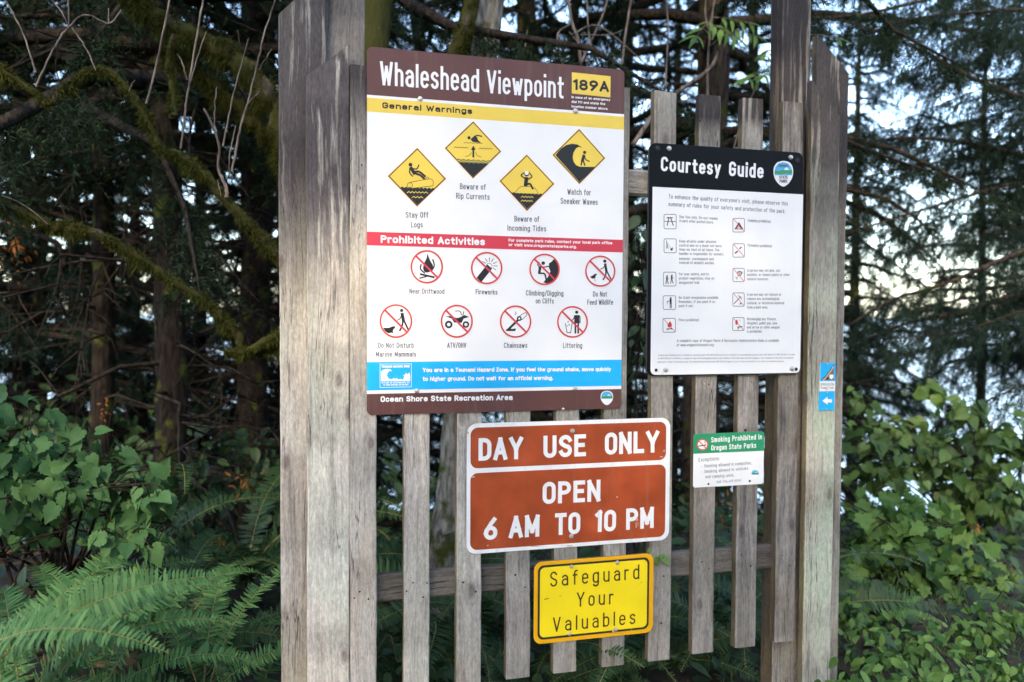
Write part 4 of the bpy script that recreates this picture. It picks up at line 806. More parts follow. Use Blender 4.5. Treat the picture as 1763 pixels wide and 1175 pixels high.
def leaf_template(half, fold=.12, droop=.18):
    pts = [(0.0, .38)] + half + [(-x, y) for x, y in half[::-1][1:-0 or None]]
    T = np.array([(x, y, fold * abs(x) - droop * y * y) for x, y in pts]); n = len(T)
    return T, np.array([(0, i, i + 1) for i in range(1, n - 1)] + [(0, n - 1, 1)])
LOBED = leaf_template([(0.0, .02), (.13, -.10), (.36, -.06), (.40, .04), (.52, .10), (.44, .22), (.40, .30), (.54, .40), (.62, .56), (.48, .58), (.36, .60), (.30, .66), (.24, .84), (.12, .94), (0, 1.08)])
SOFT = leaf_template([(0.0, .03), (.12, -.08), (.30, -.06), (.45, .09), (.40, .20), (.52, .35), (.41, .43), (.45, .57), (.34, .62), (.30, .75), (.18, .86), (.10, 1.0), (0, 1.14)], .2, .26)
OVAL = leaf_template([(0.0, 0), (.14, .08), (.26, .26), (.29, .45), (.24, .68), (.12, .88), (0, 1.05)], .15, .2)
LANCE = leaf_template([(0.0, 0), (.10, .12), (.155, .32), (.13, .58), (.06, .84), (0, 1.05)], .2, .25)

def leaf_cloud(q, C, rad, n, tmpl, size, face=(-.1, -.55, .75), jit=.55, shell=.55):
    """n leaves in an ellipsoid round C, most near its surface, blades tilted to the light and drooping outwards"""
    u = unit(q.normal(size=(n, 3))); rr = (shell + (1 - shell) * q.uniform(0, 1, (n, 1))) * np.where(q.uniform(0, 1, (n, 1)) < .75, 1, q.uniform(.2, 1, (n, 1)))
    P = np.asarray(C) + u * rr * np.asarray(rad); Z = unit(np.asarray(face) + u * .45 + jit * q.normal(size=(n, 3)))
    tip = u * .6 + np.array([0, -.25, -.75]) + .5 * q.normal(size=(n, 3)); Yv = unit(tip - (tip * Z).sum(1, keepdims=True) * Z); X = np.cross(Yv, Z)
    return instance(*tmpl, P, X, Yv, Z, size * q.uniform(.45, 1.25, n))

def shrub(name, label, cat, clumps, base, tmpl, size, mat, seed, group=None, stem='twig_dark', stems=1.0, **kw):
    """clumps: (centre, radii, leaf count); base: ground point of the stems"""
    q = np.random.default_rng(seed); r = thing(name, base, label, cat, group); b = np.array(base, float)
    V, F = join_np([leaf_cloud(q, c, rd, n, tmpl, size, **kw) for c, rd, n in clumps]); link('foliage', np_mesh('foliage', V, F, M[mat]), r)
    st = []
    for c, rd, n in clumps:
        if stems < 1:
            e = np.array(c); st.append(tube(smooth_path([e - [0, 0, .2], e, e + q.normal(size=3) * .05], 4), [.004] * 9, 4)); continue
        for j in range(2 + (max(rd) > .25)):
            e = np.array(c) + q.normal(size=3) * np.array(rd) * .45; mid_ = b * .45 + e * .55 + q.normal(size=3) * .06; mid_[2] += .12
            st.append(tube(smooth_path([b + q.normal(size=3) * (.06, .06, 0), mid_, e], 5), np.linspace(.008, .0025, 11), 5))
            for jj in range(4):
                e2 = np.array(c) + unit(q.normal(size=3)) * np.array(rd) * .8; st.append(tube(smooth_path([mid_ * .3 + e * .7, (e + e2) / 2 + q.normal(size=3) * .02, e2], 4), np.linspace(.004, .0015, 9), 4))
    V, F = join_np(st); link('stems', np_mesh('stems', V, F, M[stem], smooth=True), r); return r

# ferns -------------------------------------------------------------
def frond_mesh(name, seed, L, el, curl, mat, pl=.075, npair=44, sway=0.0):
    """one arching frond from the origin, growing along +x: rachis and two ranks of tapering leaflets"""
    q = np.random.default_rng(seed); n = 26; s = np.linspace(0, 1, n); ang = el - curl * s ** 1.3
    dx = np.cos(ang); dz = np.sin(ang); C = np.zeros((n, 3)); C[1:, 0] = np.cumsum(.5 * (dx[1:] + dx[:-1])) * L / (n - 1); C[1:, 2] = np.cumsum(.5 * (dz[1:] + dz[:-1])) * L / (n - 1)
    C[:, 1] = sway * s ** 2 * L
    sp = np.linspace(.10, .985, npair); P = np.stack([np.interp(sp, s, C[:, k]) for k in range(3)], 1); T = unit(np.stack([np.interp(sp, s, np.gradient(C[:, k])) for k in range(3)], 1))
    Nn = unit(np.cross(T, np.array([0, 1., 0]))) * -1; Nn[Nn[:, 2] < 0] *= -1
    prof = np.minimum(1, (sp / .22) ** .6) * np.minimum(1, ((1.02 - sp) / .42)) ** .75; Vs, Fs, b = [], [], 0
    for sd in (-1, 1):
        B = np.cross(Nn, T) * sd; m = npair; l = pl * prof * q.uniform(.78, 1.1, m) * np.where(q.uniform(0, 1, m) < .06, q.uniform(.05, .5, m), 1)
        d = unit(B + T * (.06 + .22 * sp[:, None]) + Nn * (.25 + .14 * q.normal(size=(m, 1))) + .06 * q.normal(size=(m, 3))); w = unit(np.cross(Nn, d)) * (.0074 * (.45 + .55 * prof))[:, None] * (pl / .075)
        o = P + T * (q.normal(size=(m, 1)) * .001 + .5 * L / npair * (sd > 0)); dz_ = np.array([0, 0, -1.])
        pts = [o - w * .35, o + w * .55, o + d * l[:, None] * .35 + w * .85, o + d * l[:, None] * .35 - w * .85, o + d * l[:, None] * .72 + w * .55 + dz_ * l[:, None] * .05, o + d * l[:, None] * .72 - w * .55 + dz_ * l[:, None] * .05, o + d * l[:, None] + dz_ * l[:, None] * .12 + T * l[:, None] * .08]
        V = np.stack(pts, 1).reshape(-1, 3); F = np.array([(0, 1, 2), (0, 2, 3), (3, 2, 4), (3, 4, 5), (5, 4, 6)])[None] + (np.arange(m) * 7)[:, None, None]
        Vs.append(V); Fs.append(F.reshape(-1, 3) + b); b += len(V)
    VT, FT = tube(C, np.linspace(.0032, .001, n) * (L / .8), 4); FT = np.concatenate([FT[:, [0, 1, 2]], FT[:, [0, 2, 3]]])
    V = np.concatenate(Vs + [VT]); nf = sum(len(f) for f in Fs); F = np.concatenate(Fs + [FT + b])
    return np_mesh(name, V, F, [M[mat], M['rachis']], np.r_[np.zeros(nf), np.ones(len(FT))])

FR = {}
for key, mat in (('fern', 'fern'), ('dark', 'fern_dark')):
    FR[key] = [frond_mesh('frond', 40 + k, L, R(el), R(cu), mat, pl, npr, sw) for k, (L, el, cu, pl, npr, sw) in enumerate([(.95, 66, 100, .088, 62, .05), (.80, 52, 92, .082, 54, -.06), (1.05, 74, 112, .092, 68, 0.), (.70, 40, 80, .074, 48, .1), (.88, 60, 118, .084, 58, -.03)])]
def fern(loc, label, seed, angles, key='fern', scale=1.0, group=None):
    q = random.Random(seed); r = thing('sword_fern', loc, label, 'fern', group)
    for i, a in enumerate(angles):
        me = FR[key][q.randrange(5)] if not isinstance(a, tuple) else FR[key][a[1]]; aa = a[0] if isinstance(a, tuple) else a
        o = link('frond', me, r, False); s = scale * q.uniform(.85, 1.1) if not isinstance(a, tuple) else scale * a[2]; s *= 1.04; o.scale = (s, s, s)
        o.location = (.02 * math.cos(R(aa)), .02 * math.sin(R(aa)), q.uniform(-.02, .02)); o.rotation_euler = (R(30 * math.cos(R(aa)) + q.uniform(-24, 20)), R(q.uniform(-10, 10)), R(aa + q.uniform(-6, 6)))
    return r
def on(px, py, h=0.0):
    """point seen at (px, py) at height h above the level ground"""
    d = at(px, py, 1.0) - CAM; return CAM + d * ((h - CAM[2]) / d[2])
def gp(px, Y, dz=0.0):
    p = at(px, 587, Y); return (float(p[0]), float(Y), float(gz(p[0], Y)) + dz)

# ------------------------------------------------------------------ conifers
CR = [crown_mesh('crown', 200 + k, h, z0, rm, nb, 20, 18, .048, .0075, M[mt]) for k, (h, z0, rm, nb, mt) in enumerate([(13, 2.2, 2.6, 84, 'needles'), (15, 1.2, 2.9, 92, 'needles'), (12, .6, 2.7, 92, 'needles_blue')])]
DB = [dead_branches('lower_branches', 300 + k, .6, 4.6, 40, 1.5, M['twig_dark']) for k in range(3)]
def spruce(px, Y, dia, label, ci, rz, sc=1.0, dead=True, group=None, name='spruce_tree', bark='bark', crown=True, lean=(0, 0), zc=0.0):
    x, y, z = gp(px, Y); r = thing(name, (x, y, z - .1), label, 'tree', group); H = 13.5 * sc
    h = np.array([0, .25, .8, 2, 4, 8, 1.0 * H / 1]); h[-1] = H; q = np.random.default_rng(int(px + 5000)); P = np.stack([q.normal(0, .02, 7) + lean[0] * h, q.normal(0, .02, 7) + lean[1] * h, h], 1)
    link('trunk', trunk_mesh('trunk', P, dia / 2 * np.array([1.5, 1.15, 1.0, .93, .82, .55, .05]), M[bark], 12, int(px + 900)), r, False)
    if crown:
        o = link('crown', CR[ci], r, False); o.rotation_euler.z = rz; o.scale = (sc, sc, sc); o.location.z = zc
    if dead:
        o = link('lower_branches', DB[ci], r, False); o.rotation_euler.z = rz * 1.7; o.scale = (sc, sc, 1)
    return r
spruce(170, 6.6, .16, 'straight dark spruce trunk rising from the lobed-leaf shrub on the left', 0, .4, zc=1.0)
spruce(292, 5.6, .19, 'thick black spruce trunk between the leafy shrub and the wooden stand', 1, 2.1, zc=1.6)
spruce(440, 7.2, .26, 'dark spruce trunk just left of the wooden stand', 0, 3.3, zc=1.2)
spruce(72, 8.5, .12, 'thin spruce trunk nearest the left edge', 2, 1.0)
spruce(1212, 6.2, .30, 'broad dark spruce trunk seen between slats under the top of the fence', 1, 5.0, bark='bark_brown', zc=1.6)
far = [(-180, 8, 2), (-70, 12, 2), (40, 10, 2), (130, 13, 2), (235, 12, 1), (345, 11, 2), (425, 13, 2), (500, 10, 2), (590, 14, 0), (640, 12, 2), (720, 9, 0), (800, 13, 1), (905, 8.5, 2), (985, 12, 0), (1075, 9.5, 1), (1160, 13, 2), (1290, 10, 1), (1370, 14, 0), (1470, 15, 2), (1690, 14, 1), (1860, 12, 2), (2010, 9, 1)]
for i, (px, Y, ci) in enumerate(far):
    spruce(px, Y, random.uniform(.16, .3), 'dark spruce of the dense forest far behind the stand', ci, i * 1.37, random.uniform(.85, 1.1), i % 2 == 0, 'spruces of the forest behind', zc=2.6 if 1400 < px < 1900 else 0.0)

# leaning lichen trunk behind the large board
x0 = at(775, 905, 4.4); r = thing('leaning_tree', (float(x0[0]), 4.4, float(gz(x0[0], 4.4)) - .05), 'leaning grey lichen-spotted trunk rising behind the large information board', 'tree')
P = [at(742, 1240, 4.3), at(760, 1000, 4.35), at(775, 880, 4.4), at(790, 730, 4.4), at(805, 420, 4.45), at(822, 180, 4.5), at(845, 0, 4.5), at(868, -320, 4.6), at(930, -1000, 4.8)]
V = trunk_mesh('trunk', P, [.12, .10, .092, .088, .082, .078, .074, .06, .03], M['bark_grey'], 12, 77); link('trunk', V, r)
C = smooth_path([at(790, 300, 4.4), at(782, 120, 4.35), at(803, 40, 4.3), at(815, -40, 4.3), at(800, -200, 4.2)], 6); rr = np.linspace(.055, .03, len(C))
V1, F1 = tube(C, rr, 8, .1, 3); V2, F2 = moss_tufts(C, rr, np.random.default_rng(8), 26000, .026, .006); F1 = np.concatenate([F1[:, [0, 1, 2]], F1[:, [0, 2, 3]]])
link('mossy_limb', np_mesh('mossy_limb', np.concatenate([V1, V2]), np.concatenate([F1, F2 + len(V1)]), [M['bark_moss'], M['moss']], np.r_[np.zeros(len(F1)), np.ones(len(F2))]), r)
o = link('crown', CR[0], r, False); o.location = (1.0, .6, 2.2); o.scale = (.8, .8, .8); o.rotation_euler.z = 1.1

# mossy tree whose trunk stands behind the left post, its limbs reaching left
xm = at(628, 300, 4.0); r = thing('mossy_tree', (float(xm[0]), 4.0, float(gz(xm[0], 4.0)) - .05), 'moss-covered tree behind the left post with arching limbs and bare upright shoots', 'tree')
link('trunk', trunk_mesh('trunk', [at(560, 1300, 4.0), at(575, 900, 4.0), at(600, 500, 4.0), at(630, 150, 4.0), at(645, 0, 4.05), at(660, -500, 4.2)], [.13, .11, .10, .085, .08, .05], M['bark_moss'], 12, 5), r)
def mossy(path, Y, r0, r1, dens, ln, seed, dz=0.0):
    C = smooth_path([at(px, py, Y + dz * i) for i, (px, py) in enumerate(path)], 6); q = np.random.default_rng(seed); rr = .8 * np.linspace(r0, r1, len(C)) * (1 + .12 * np.sin(np.arange(len(C)) * 1.3))
    V1, F1 = tube(C, rr, 8, .12, seed); F1 = np.concatenate([F1[:, [0, 1, 2]], F1[:, [0, 2, 3]]]); V2, F2 = moss_tufts(C, rr, q, dens, ln, .0045)
    link('mossy_limb', np_mesh('mossy_limb', np.concatenate([V1, V2]), np.concatenate([F1, F2 + len(V1)]), [M['bark_moss'], M['moss']], np.r_[np.zeros(len(F1)), np.ones(len(F2))]), r)
mossy([(560, 420), (505, 300), (480, 205), (440, 140), (390, 95), (330, 62), (270, 30), (200, -20)], 4.3, .085, .05, 26000, .035, 1)
mossy([(540, 380), (490, 270), (455, 225), (425, 200), (385, 160), (330, 120), (280, 80)], 4.45, .07, .04, 26000, .04, 2)
mossy([(560, 520), (490, 460), (468, 428), (439, 399), (413, 370), (380, 333), (351, 300), (315, 271), (285, 262), (271, 249), (252, 201), (227, 165), (201, 135), (179, 121), (146, 128), (106, 157), (84, 179), (55, 157), (0, 117), (-40, 90)], 3.7, .030, .015, 42000, .026, 3)
mossy([(300, 200), (298, 150), (290, 110), (300, 60)], 4.1, .022, .016, 42000, .03, 6)
mossy([(500, 590), (424, 605), (410, 579), (388, 554), (358, 524), (311, 491), (271, 466), (234, 440), (200, 420), (165, 402), (120, 392), (91, 391), (55, 373), (0, 351), (-40, 335)], 3.7, .020, .026, 42000, .024, 4)
mossy([(540, 545), (500, 565), (475, 579), (446, 594), (424, 605), (386, 608)], 3.66, .034, .012, 42000, .026, 5)
def shoot(path, Y, r0, r1, mat='twig'):
    C = smooth_path([at(px, py, Y) for px, py in path], 5); C[1:-1] += np.random.default_rng(int(path[0][0])).normal(0, .0011, (len(C) - 2, 3)); V, F = tube(C, np.linspace(r0, r1, len(C)) * (1 + .12 * np.cos(np.arange(len(C)) * 2.4)), 6, .1, len(path)); link('bare_shoot', np_mesh('bare_shoot', V, F, M[mat], smooth=True), r)
for path, a, b in (([(252, 179), (262, 140), (271, 102), (293, -8)], .009, .008), ([(311, 256), (318, 200), (322, 165), (337, 73), (351, -8)], .009, .008), ([(326, 146), (340, 100), (355, 55)], .006, .004), ([(322, 138), (315, 112), (305, 92)], .006, .004), ([(384, 252), (394, 200), (406, 146), (428, 66)], .008, .004),
    ([(399, 295), (408, 250), (417, 208), (439, 128), (454, 62), (476, -8)], .010, .006), ([(424, 183), (434, 170), (447, 157)], .005, .003), ([(446, 121), (455, 105), (468, 84)], .005, .003), ([(395, 304), (395, 271), (406, 216)], .006, .004), ([(369, 216), (370, 180), (373, 150)], .006, .005), ([(390, 340), (388, 320), (377, 293), (377, 252), (365, 215), (351, 187)], .016, .009),
    ([(62, 150), (73, 124), (95, 80), (117, 48), (146, 26), (176, 37), (190, 40), (209, 18)], .008, .006), ([(117, 48), (118, 20), (117, -8)], .006, .005), ([(117, 44), (104, 18), (86, -4)], .006, .004), ([(187, 40), (187, 15)], .005, .004), ([(124, 48), (146, 80), (165, 121)], .007, .005), ([(62, 125), (44, 70), (22, 22), (5, -6)], .007, .006),
    ([(0, 336), (40, 352), (82, 386)], .005, .004), ([(380, 338), (378, 325), (375, 310)], .004, .003), ([(222, 158), (226, 148), (232, 138)], .004, .003)): shoot(path, 3.66, a * .5, b * .5)

# near spruce off the right edge: its long boughs sweep down and left behind the post
bx = at(2130, 587, 6.0); r = thing('spruce_tree', (float(bx[0]), 6.0, float(gz(bx[0], 6.0)) - .1), 'large spruce by the right edge whose drooping boughs sweep down towards the post', 'tree')
link('trunk', trunk_mesh('trunk', [(bx[0], 6, -.6), (bx[0] + .03, 6, 1), (bx[0] - .02, 6, 4), (bx[0], 6, 9), (bx[0], 6, 15)], [.26, .2, .18, .12, .02], M['bark'], 14, 61), r)
q = np.random.default_rng(91)
boughs = [([(1900, -60), (1640, -10), (1480, 26), (1392, 30)], 5.4, .022), ([(2000, 260), (1758, 168), (1660, 128), (1592, 90), (1480, 44), (1392, 28)], 5.2, .022), ([(2050, 330), (1763, 268), (1660, 246), (1580, 238), (1500, 244), (1436, 268)], 5.6, .026), ([(1980, 60), (1800, 20), (1640, 25), (1540, 40), (1490, 62)], 5.0, .018),
    ([(2080, 250), (1850, 300), (1608, 204), (1576, 216), (1500, 252), (1460, 262)], 6.2, .014), ([(2080, 400), (1900, 310), (1763, 315), (1700, 328), (1620, 352), (1540, 376), (1456, 402)], 5.6, .024), ([(2080, 350), (1920, 380), (1763, 432), (1660, 476), (1590, 500), (1540, 515), (1460, 560)], 5.3, .026), ([(2080, 470), (1880, 470), (1763, 503), (1657, 537), (1590, 550), (1538, 565), (1460, 598)], 5.6, .030),
    ([(2080, 540), (1900, 500), (1763, 535), (1675, 565), (1607, 578), (1540, 582)], 5.2, .012), ([(2060, 240), (1860, 210), (1700, 260), (1560, 290), (1462, 310)], 6.0, .02), ([(2060, 140), (1900, 120), (1740, 190), (1640, 215), (1540, 226), (1466, 190)], 6.6, .018), ([(2100, 560), (1930, 560), (1780, 585), (1640, 600), (1520, 618), (1450, 640)], 6.2, .016), ([(2100, 620), (1900, 590), (1700, 540), (1560, 520), (1470, 500)], 6.6, .016), ([(2060, 30), (1850, -40), (1700, 40), (1590, 110), (1500, 150)], 6.4, .016), ([(2100, 420), (1900, 420), (1760, 380), (1640, 372), (1520, 420), (1470, 440)], 6.7, .016)]
for k in range(16):                          # more boughs higher and lower on the same trunk
    y0 = -260 + 56 * k; x1 = q.uniform(1480, 1720); boughs.append(([(2120, y0), (1950, y0 + q.uniform(-20, 30)), (1800, y0 + q.uniform(0, 70)), (x1, y0 + q.uniform(60, 150))], q.uniform(5.2, 7.2), .016))
parts = []
for path, Y, rad in boughs:
    C = smooth_path([at(px, py, Y + .25 * math.sin(px * .01)) for px, py in path], 5); V, F = tube(C, np.linspace(rad, rad * .28, len(C)), 6, .08, 4); link('bough', np_mesh('bough', V, F, M['bark_brown' if rad > .02 else 'twig_dark'], smooth=True), r)
    parts += spray_branch(C, q, 46, .60, 28, .036, .0056, hang=.9, start=.05)
V, F = join_np(parts); link('crown', np_mesh('crown', V, F, M['needles_blue']), r); o = link('crown', CR[1], r, False); o.location.z = 3.2; o.rotation_euler.z = 2.2

# ------------------------------------------------------------------ thin saplings and twigs behind the fence
def sapling(label, stems, leaves, Y, seed, mat='bright', stem='twig', tmpl=LANCE):
    q = np.random.default_rng(seed); b = at(stems[0][0][0], 587, Y); b = (float(b[0]), Y, float(gz(b[0], Y))); r = thing('sapling', b, label, 'sapling'); st = []
    for path, r0, r1 in [(s[:-2], s[-2], s[-1]) for s in stems]: C = smooth_path([at(px, py, Y + .04 * i) for i, (px, py) in enumerate(path)], 5); st.append(tube(C, np.linspace(r0, r1, len(C)), 6, .05, 2))
    if leaves:
        parts = []
        for (p0, p1, n, size) in leaves:            # a compound leaf: pairs of leaflets along a stalk
            A, B = at(*p0, Y), at(*p1, Y - .1); t = np.linspace(.25, 1, n); ax = unit(B - A); sd = unit(np.cross(ax, np.array([0, -.6, .8])))
            st.append(tube(np.stack([A, (A + B) / 2 + [0, 0, .01], B]), [.003, .0025, .002], 4))
            for sgn in (-1, 1):
                P = A + (B - A) * t[:, None]; Yv = unit(ax * .55 + sd * sgn + np.array([0, -.1, -.35]) + .15 * q.normal(size=(n, 3))); Z = unit(np.cross(np.cross(Yv, [0, -.5, .8]), Yv) + .25 * q.normal(size=(n, 3))); Z *= np.sign(Z[:, 2:3]); Z = unit(Z - (Z * Yv).sum(1, keepdims=True) * Yv)
                parts.append(instance(*tmpl, P, np.cross(Yv, Z), Yv, Z, size * q.uniform(.8, 1.15, n)))
            Yv = ax[None]; Z = unit(np.cross(np.cross(Yv, [0, -.5, .8]), Yv)); parts.append(instance(*tmpl, B[None], np.cross(Yv, Z), Yv, Z, np.array([size * 1.1])))
        V, F = join_np(parts); link('foliage', np_mesh('foliage', V, F, M[mat]), r)
    V, F = join_np(st); link('stems', np_mesh('stems', V, F, M[stem], smooth=True), r)
sapling('slender sapling with bright compound leaves above the fence beside the right post', [[(1228, 660), (1222, 240), (1218, 150), (1222, 60), (1236, -40), .010, .006], [(1222, 80), (1250, 60), (1290, 70), .004, .002], [(1222, 60), (1214, 20), (1220, -30), .005, .003], [(1230, 420), (1270, 230), (1320, 110), .005, .003], [(1300, 150), (1318, 120), (1345, 105), .003, .002]],
    [((1220, 40), (1262, 62), 4, .115), ((1228, 30), (1290, 40), 4, .10), ((1228, 30), (1200, 62), 3, .10), ((1255, 50), (1300, 62), 4, .09), ((1330, 85), (1318, 95), 3, .085), ((1335, 118), (1290, 135), 4, .095), ((1345, 110), (1316, 130), 3, .08), ((1392, 60), (1440, 66), 2, .09)], 4.6, 3)
sapling('tangle of bare grey twigs rising above the large board', [[(1010, 420), (1000, 110), (985, 40), (975, -20), .012, .007], [(1000, 110), (1018, 70), (1040, 20), (1050, -20), .008, .005], [(1060, 300), (1072, 100), (1090, -20), .009, .006], [(985, 60), (1030, 45), (1100, 100), (1118, 118), .006, .003], [(968, 110), (960, 60), (985, 40), .006, .004], [(1015, 110), (1000, 80), (980, 55), .005, .003], [(1028, 110), (1014, 60), (1010, -10), .006, .004], [(900, 100), (905, 75), (908, 52), .004, .002], [(1000, 60), (1050, 60), (1080, 48), .004, .002], [(1120, 300), (1140, 200), (1150, 60), (1145, -20), .007, .004], [(1085, 145), (1120, 160), (1160, 200), .007, .004], [(1090, 250), (1140, 180), (1220, 120), (1235, 90), .014, .010]], [], 4.5, 4)

# ------------------------------------------------------------------ shrubs
def cl(px, py, Y, rx, ry, rz, n): return (at(px, py, Y), (rx, ry, rz), n)
b = gp(90, 3.7)
shrub('lobed_leaf_shrub', 'green lobed-leaf shrub above the ferns on the left', 'shrub', [cl(30, 750, 3.5, .24, .22, .18, 90), cl(105, 800, 3.35, .24, .2, .14, 81), cl(230, 845, 3.3, .15, .16, .09, 33), cl(262, 850, 3.2, .07, .08, .08, 22), cl(240, 925, 3.2, .08, .1, .07, 20), cl(205, 905, 3.3, .10, .14, .10, 25), cl(30, 850, 3.45, .20, .2, .14, 57), cl(150, 835, 3.3, .14, .16, .09, 30), cl(-80, 800, 3.4, .3, .3, .3, 85), cl(60, 910, 3.5, .3, .2, .12, 37)], b, SOFT, .062, 'berry', 21, shell=.5, jit=.75)
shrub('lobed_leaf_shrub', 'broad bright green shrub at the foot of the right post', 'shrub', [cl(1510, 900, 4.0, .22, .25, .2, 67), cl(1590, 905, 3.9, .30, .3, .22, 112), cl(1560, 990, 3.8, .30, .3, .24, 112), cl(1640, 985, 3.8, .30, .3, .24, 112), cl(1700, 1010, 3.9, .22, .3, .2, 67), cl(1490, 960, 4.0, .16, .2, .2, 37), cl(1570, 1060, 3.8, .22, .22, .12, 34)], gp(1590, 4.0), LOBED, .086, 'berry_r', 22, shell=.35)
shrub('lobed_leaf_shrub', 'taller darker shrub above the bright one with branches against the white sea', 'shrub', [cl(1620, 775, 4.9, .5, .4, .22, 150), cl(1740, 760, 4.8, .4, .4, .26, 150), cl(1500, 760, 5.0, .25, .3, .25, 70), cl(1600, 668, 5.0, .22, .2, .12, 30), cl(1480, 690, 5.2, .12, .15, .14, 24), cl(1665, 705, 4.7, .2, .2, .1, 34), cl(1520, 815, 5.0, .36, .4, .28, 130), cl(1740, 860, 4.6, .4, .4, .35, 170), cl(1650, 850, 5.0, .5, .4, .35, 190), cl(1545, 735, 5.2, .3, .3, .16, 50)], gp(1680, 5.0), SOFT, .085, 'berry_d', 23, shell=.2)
shrub('lobed_leaf_shrub', 'low leafy shrub in the bottom right corner', 'shrub', [(on(px, py, .16), (.24, .22, .11), n) for px, py, n in ((1690, 1080, 114), (1580, 1110, 114), (1740, 1150, 114), (1640, 1160, 95), (1500, 1130, 87), (1560, 1185, 76), (1480, 1190, 49), (1760, 1060, 95), (1690, 1200, 76), (1480, 1060, 76))], tuple(on(1640, 1100, 0)), OVAL, .052, 'berry_r', 24, stems=0, shell=.2)
shrub('leafy_plant', 'broad-leaved plant growing behind the slats under the no smoking sign', 'plant', [cl(1255, 1100, 3.7, .2, .2, .14, 60), cl(1225, 1160, 3.6, .22, .2, .1, 60), cl(1280, 1030, 4.0, .16, .2, .14, 40)], gp(1255, 3.7), LANCE, .16, 'berry_d', 25, stems=0, shell=.3)
shrub('leafy_plant', 'shaded plant behind the middle slats below the yellow sign', 'plant', [cl(950, 1120, 4.4, .3, .2, .2, 60), cl(1080, 1150, 4.2, .25, .2, .15, 50), cl(840, 1100, 4.6, .25, .2, .2, 40)], gp(960, 4.4), OVAL, .10, 'salal', 26)
shrub('leafy_plant', 'dark leaves hanging between the two upper boards', 'plant', [cl(1103, 420, 4.2, .12, .14, .3, 36), cl(1103, 560, 4.2, .12, .14, .3, 30)], gp(1110, 4.2), OVAL, .10, 'salal', 27)
for k, (px, py, Y, rx, rz, n) in enumerate([(330, 800, 6.2, .9, .28, 260), (560, 830, 6.0, .8, .3, 240), (60, 720, 7.0, 1.0, .4, 260), (800, 860, 6.0, .7, .3, 200), (1040, 870, 6.2, .8, .34, 240), (1300, 850, 6.4, .8, .5, 260), (1500, 780, 7.5, .9, .4, 260), (1700, 800, 7.0, .9, .4, 260)]):
    shrub('understorey_bush', 'low dark bush in the gloom under the spruces', 'bush', [cl(px, py, Y, rx, .5, rz, n)], gp(px, Y), OVAL, .10, 'salal', 60 + k, 'low bushes under the spruces')
# small sprig caught on the corner of the yellow sign
q = np.random.default_rng(5); r = thing('leaf_sprig', tuple(at(1130, 970, 2.78)), 'fresh green leaf sprig caught behind the corner of the yellow sign', 'leaf sprig')
P = np.stack([at(1128, 958, 2.79), at(1136, 956, 2.788), at(1116, 952, 2.8), at(1133, 962, 2.785)]); Yv = unit(np.array([[.35, -.2, -1], [.9, -.2, -.7], [.2, -.1, .6], [.8, 0, .25]])); Z = unit(np.array([[.1, -1, .25], [.3, -1, .4], [0, -1, .3], [0, -1, .6]])); Z = unit(Z - (Z * Yv).sum(1, keepdims=True) * Yv)
V, F = instance(*OVAL, P, np.cross(Yv, Z), Yv, Z, np.array([.040, .055, .022, .03])); link('leaves', np_mesh('leaves', V, F, M['bright']), r)

# ------------------------------------------------------------------ ferns
fern(gp(30, 2.7, -.02), 'large sword fern in the bottom left corner with long bright fronds', 1, [(-34, 1, .7), (0, 0, .72), (30, 4, .75), (-58, 3, .8), (62, 2, .7), (105, 0, .75), (150, 1, .8), (14, 2, .72)])
fern(gp(-75, 2.6, .04), 'sword fern cut off by the left edge with upright fronds', 2, [(20, 2, .8), (62, 0, .75), (-16, 2, .8), (95, 2, .8), (-45, 1, .75)])
fern(gp(345, 3.0, .12), 'sword fern beside the left boards with fronds reaching the wood', 3, [(18, 1, .6), (32, 0, .7), (52, 4, .7), (85, 2, .66), (128, 0, .7), (168, 1, .66), (-125, 3, .55)])
fern(gp(165, 2.85, .02), 'sword fern between the corner fern and the left boards', 4, [(-95, 3, .6), (6, 1, .66), (32, 0, .7), (62, 4, .7), (-62, 1, .65), (112, 2, .65)])
fern(gp(95, 3.1, .12), 'small sword fern just under the lobed-leaf shrub', 11, [(-15, 1, .7), (25, 3, .7), (70, 4, .6), (120, 1, .6), (165, 3, .7), (-50, 0, .6)])
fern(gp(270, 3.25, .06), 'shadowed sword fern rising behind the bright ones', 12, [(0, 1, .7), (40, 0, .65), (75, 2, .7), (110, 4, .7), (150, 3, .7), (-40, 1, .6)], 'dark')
fern(gp(415, 3.1, .0), 'low sword fern at the foot of the left boards', 9, [(0, 1, .66), (36, 3, .66), (72, 4, .62), (122, 1, .66), (172, 3, .66)])
fern(gp(190, 2.45, -.08), 'sword fern at the bottom edge in front of the others', 10, [(-60, 1, .45), (75, 3, .45), (125, 1, .55), (172, 3, .55)])
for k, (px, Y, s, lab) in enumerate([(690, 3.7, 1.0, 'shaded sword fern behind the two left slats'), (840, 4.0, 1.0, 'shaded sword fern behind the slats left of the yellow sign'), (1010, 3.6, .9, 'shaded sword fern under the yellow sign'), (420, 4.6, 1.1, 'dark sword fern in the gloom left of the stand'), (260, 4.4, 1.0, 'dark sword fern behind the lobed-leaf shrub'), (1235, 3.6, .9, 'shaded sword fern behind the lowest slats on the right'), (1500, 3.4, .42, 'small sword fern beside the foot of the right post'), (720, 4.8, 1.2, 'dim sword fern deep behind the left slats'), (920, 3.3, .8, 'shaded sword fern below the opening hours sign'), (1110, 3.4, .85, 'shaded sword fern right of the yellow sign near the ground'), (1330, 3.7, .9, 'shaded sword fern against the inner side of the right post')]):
    fern(gp(px, Y, .0), lab, 20 + k, [random.uniform(0, 360) for _ in range(11)], 'dark' if k != 6 else 'fern', s)
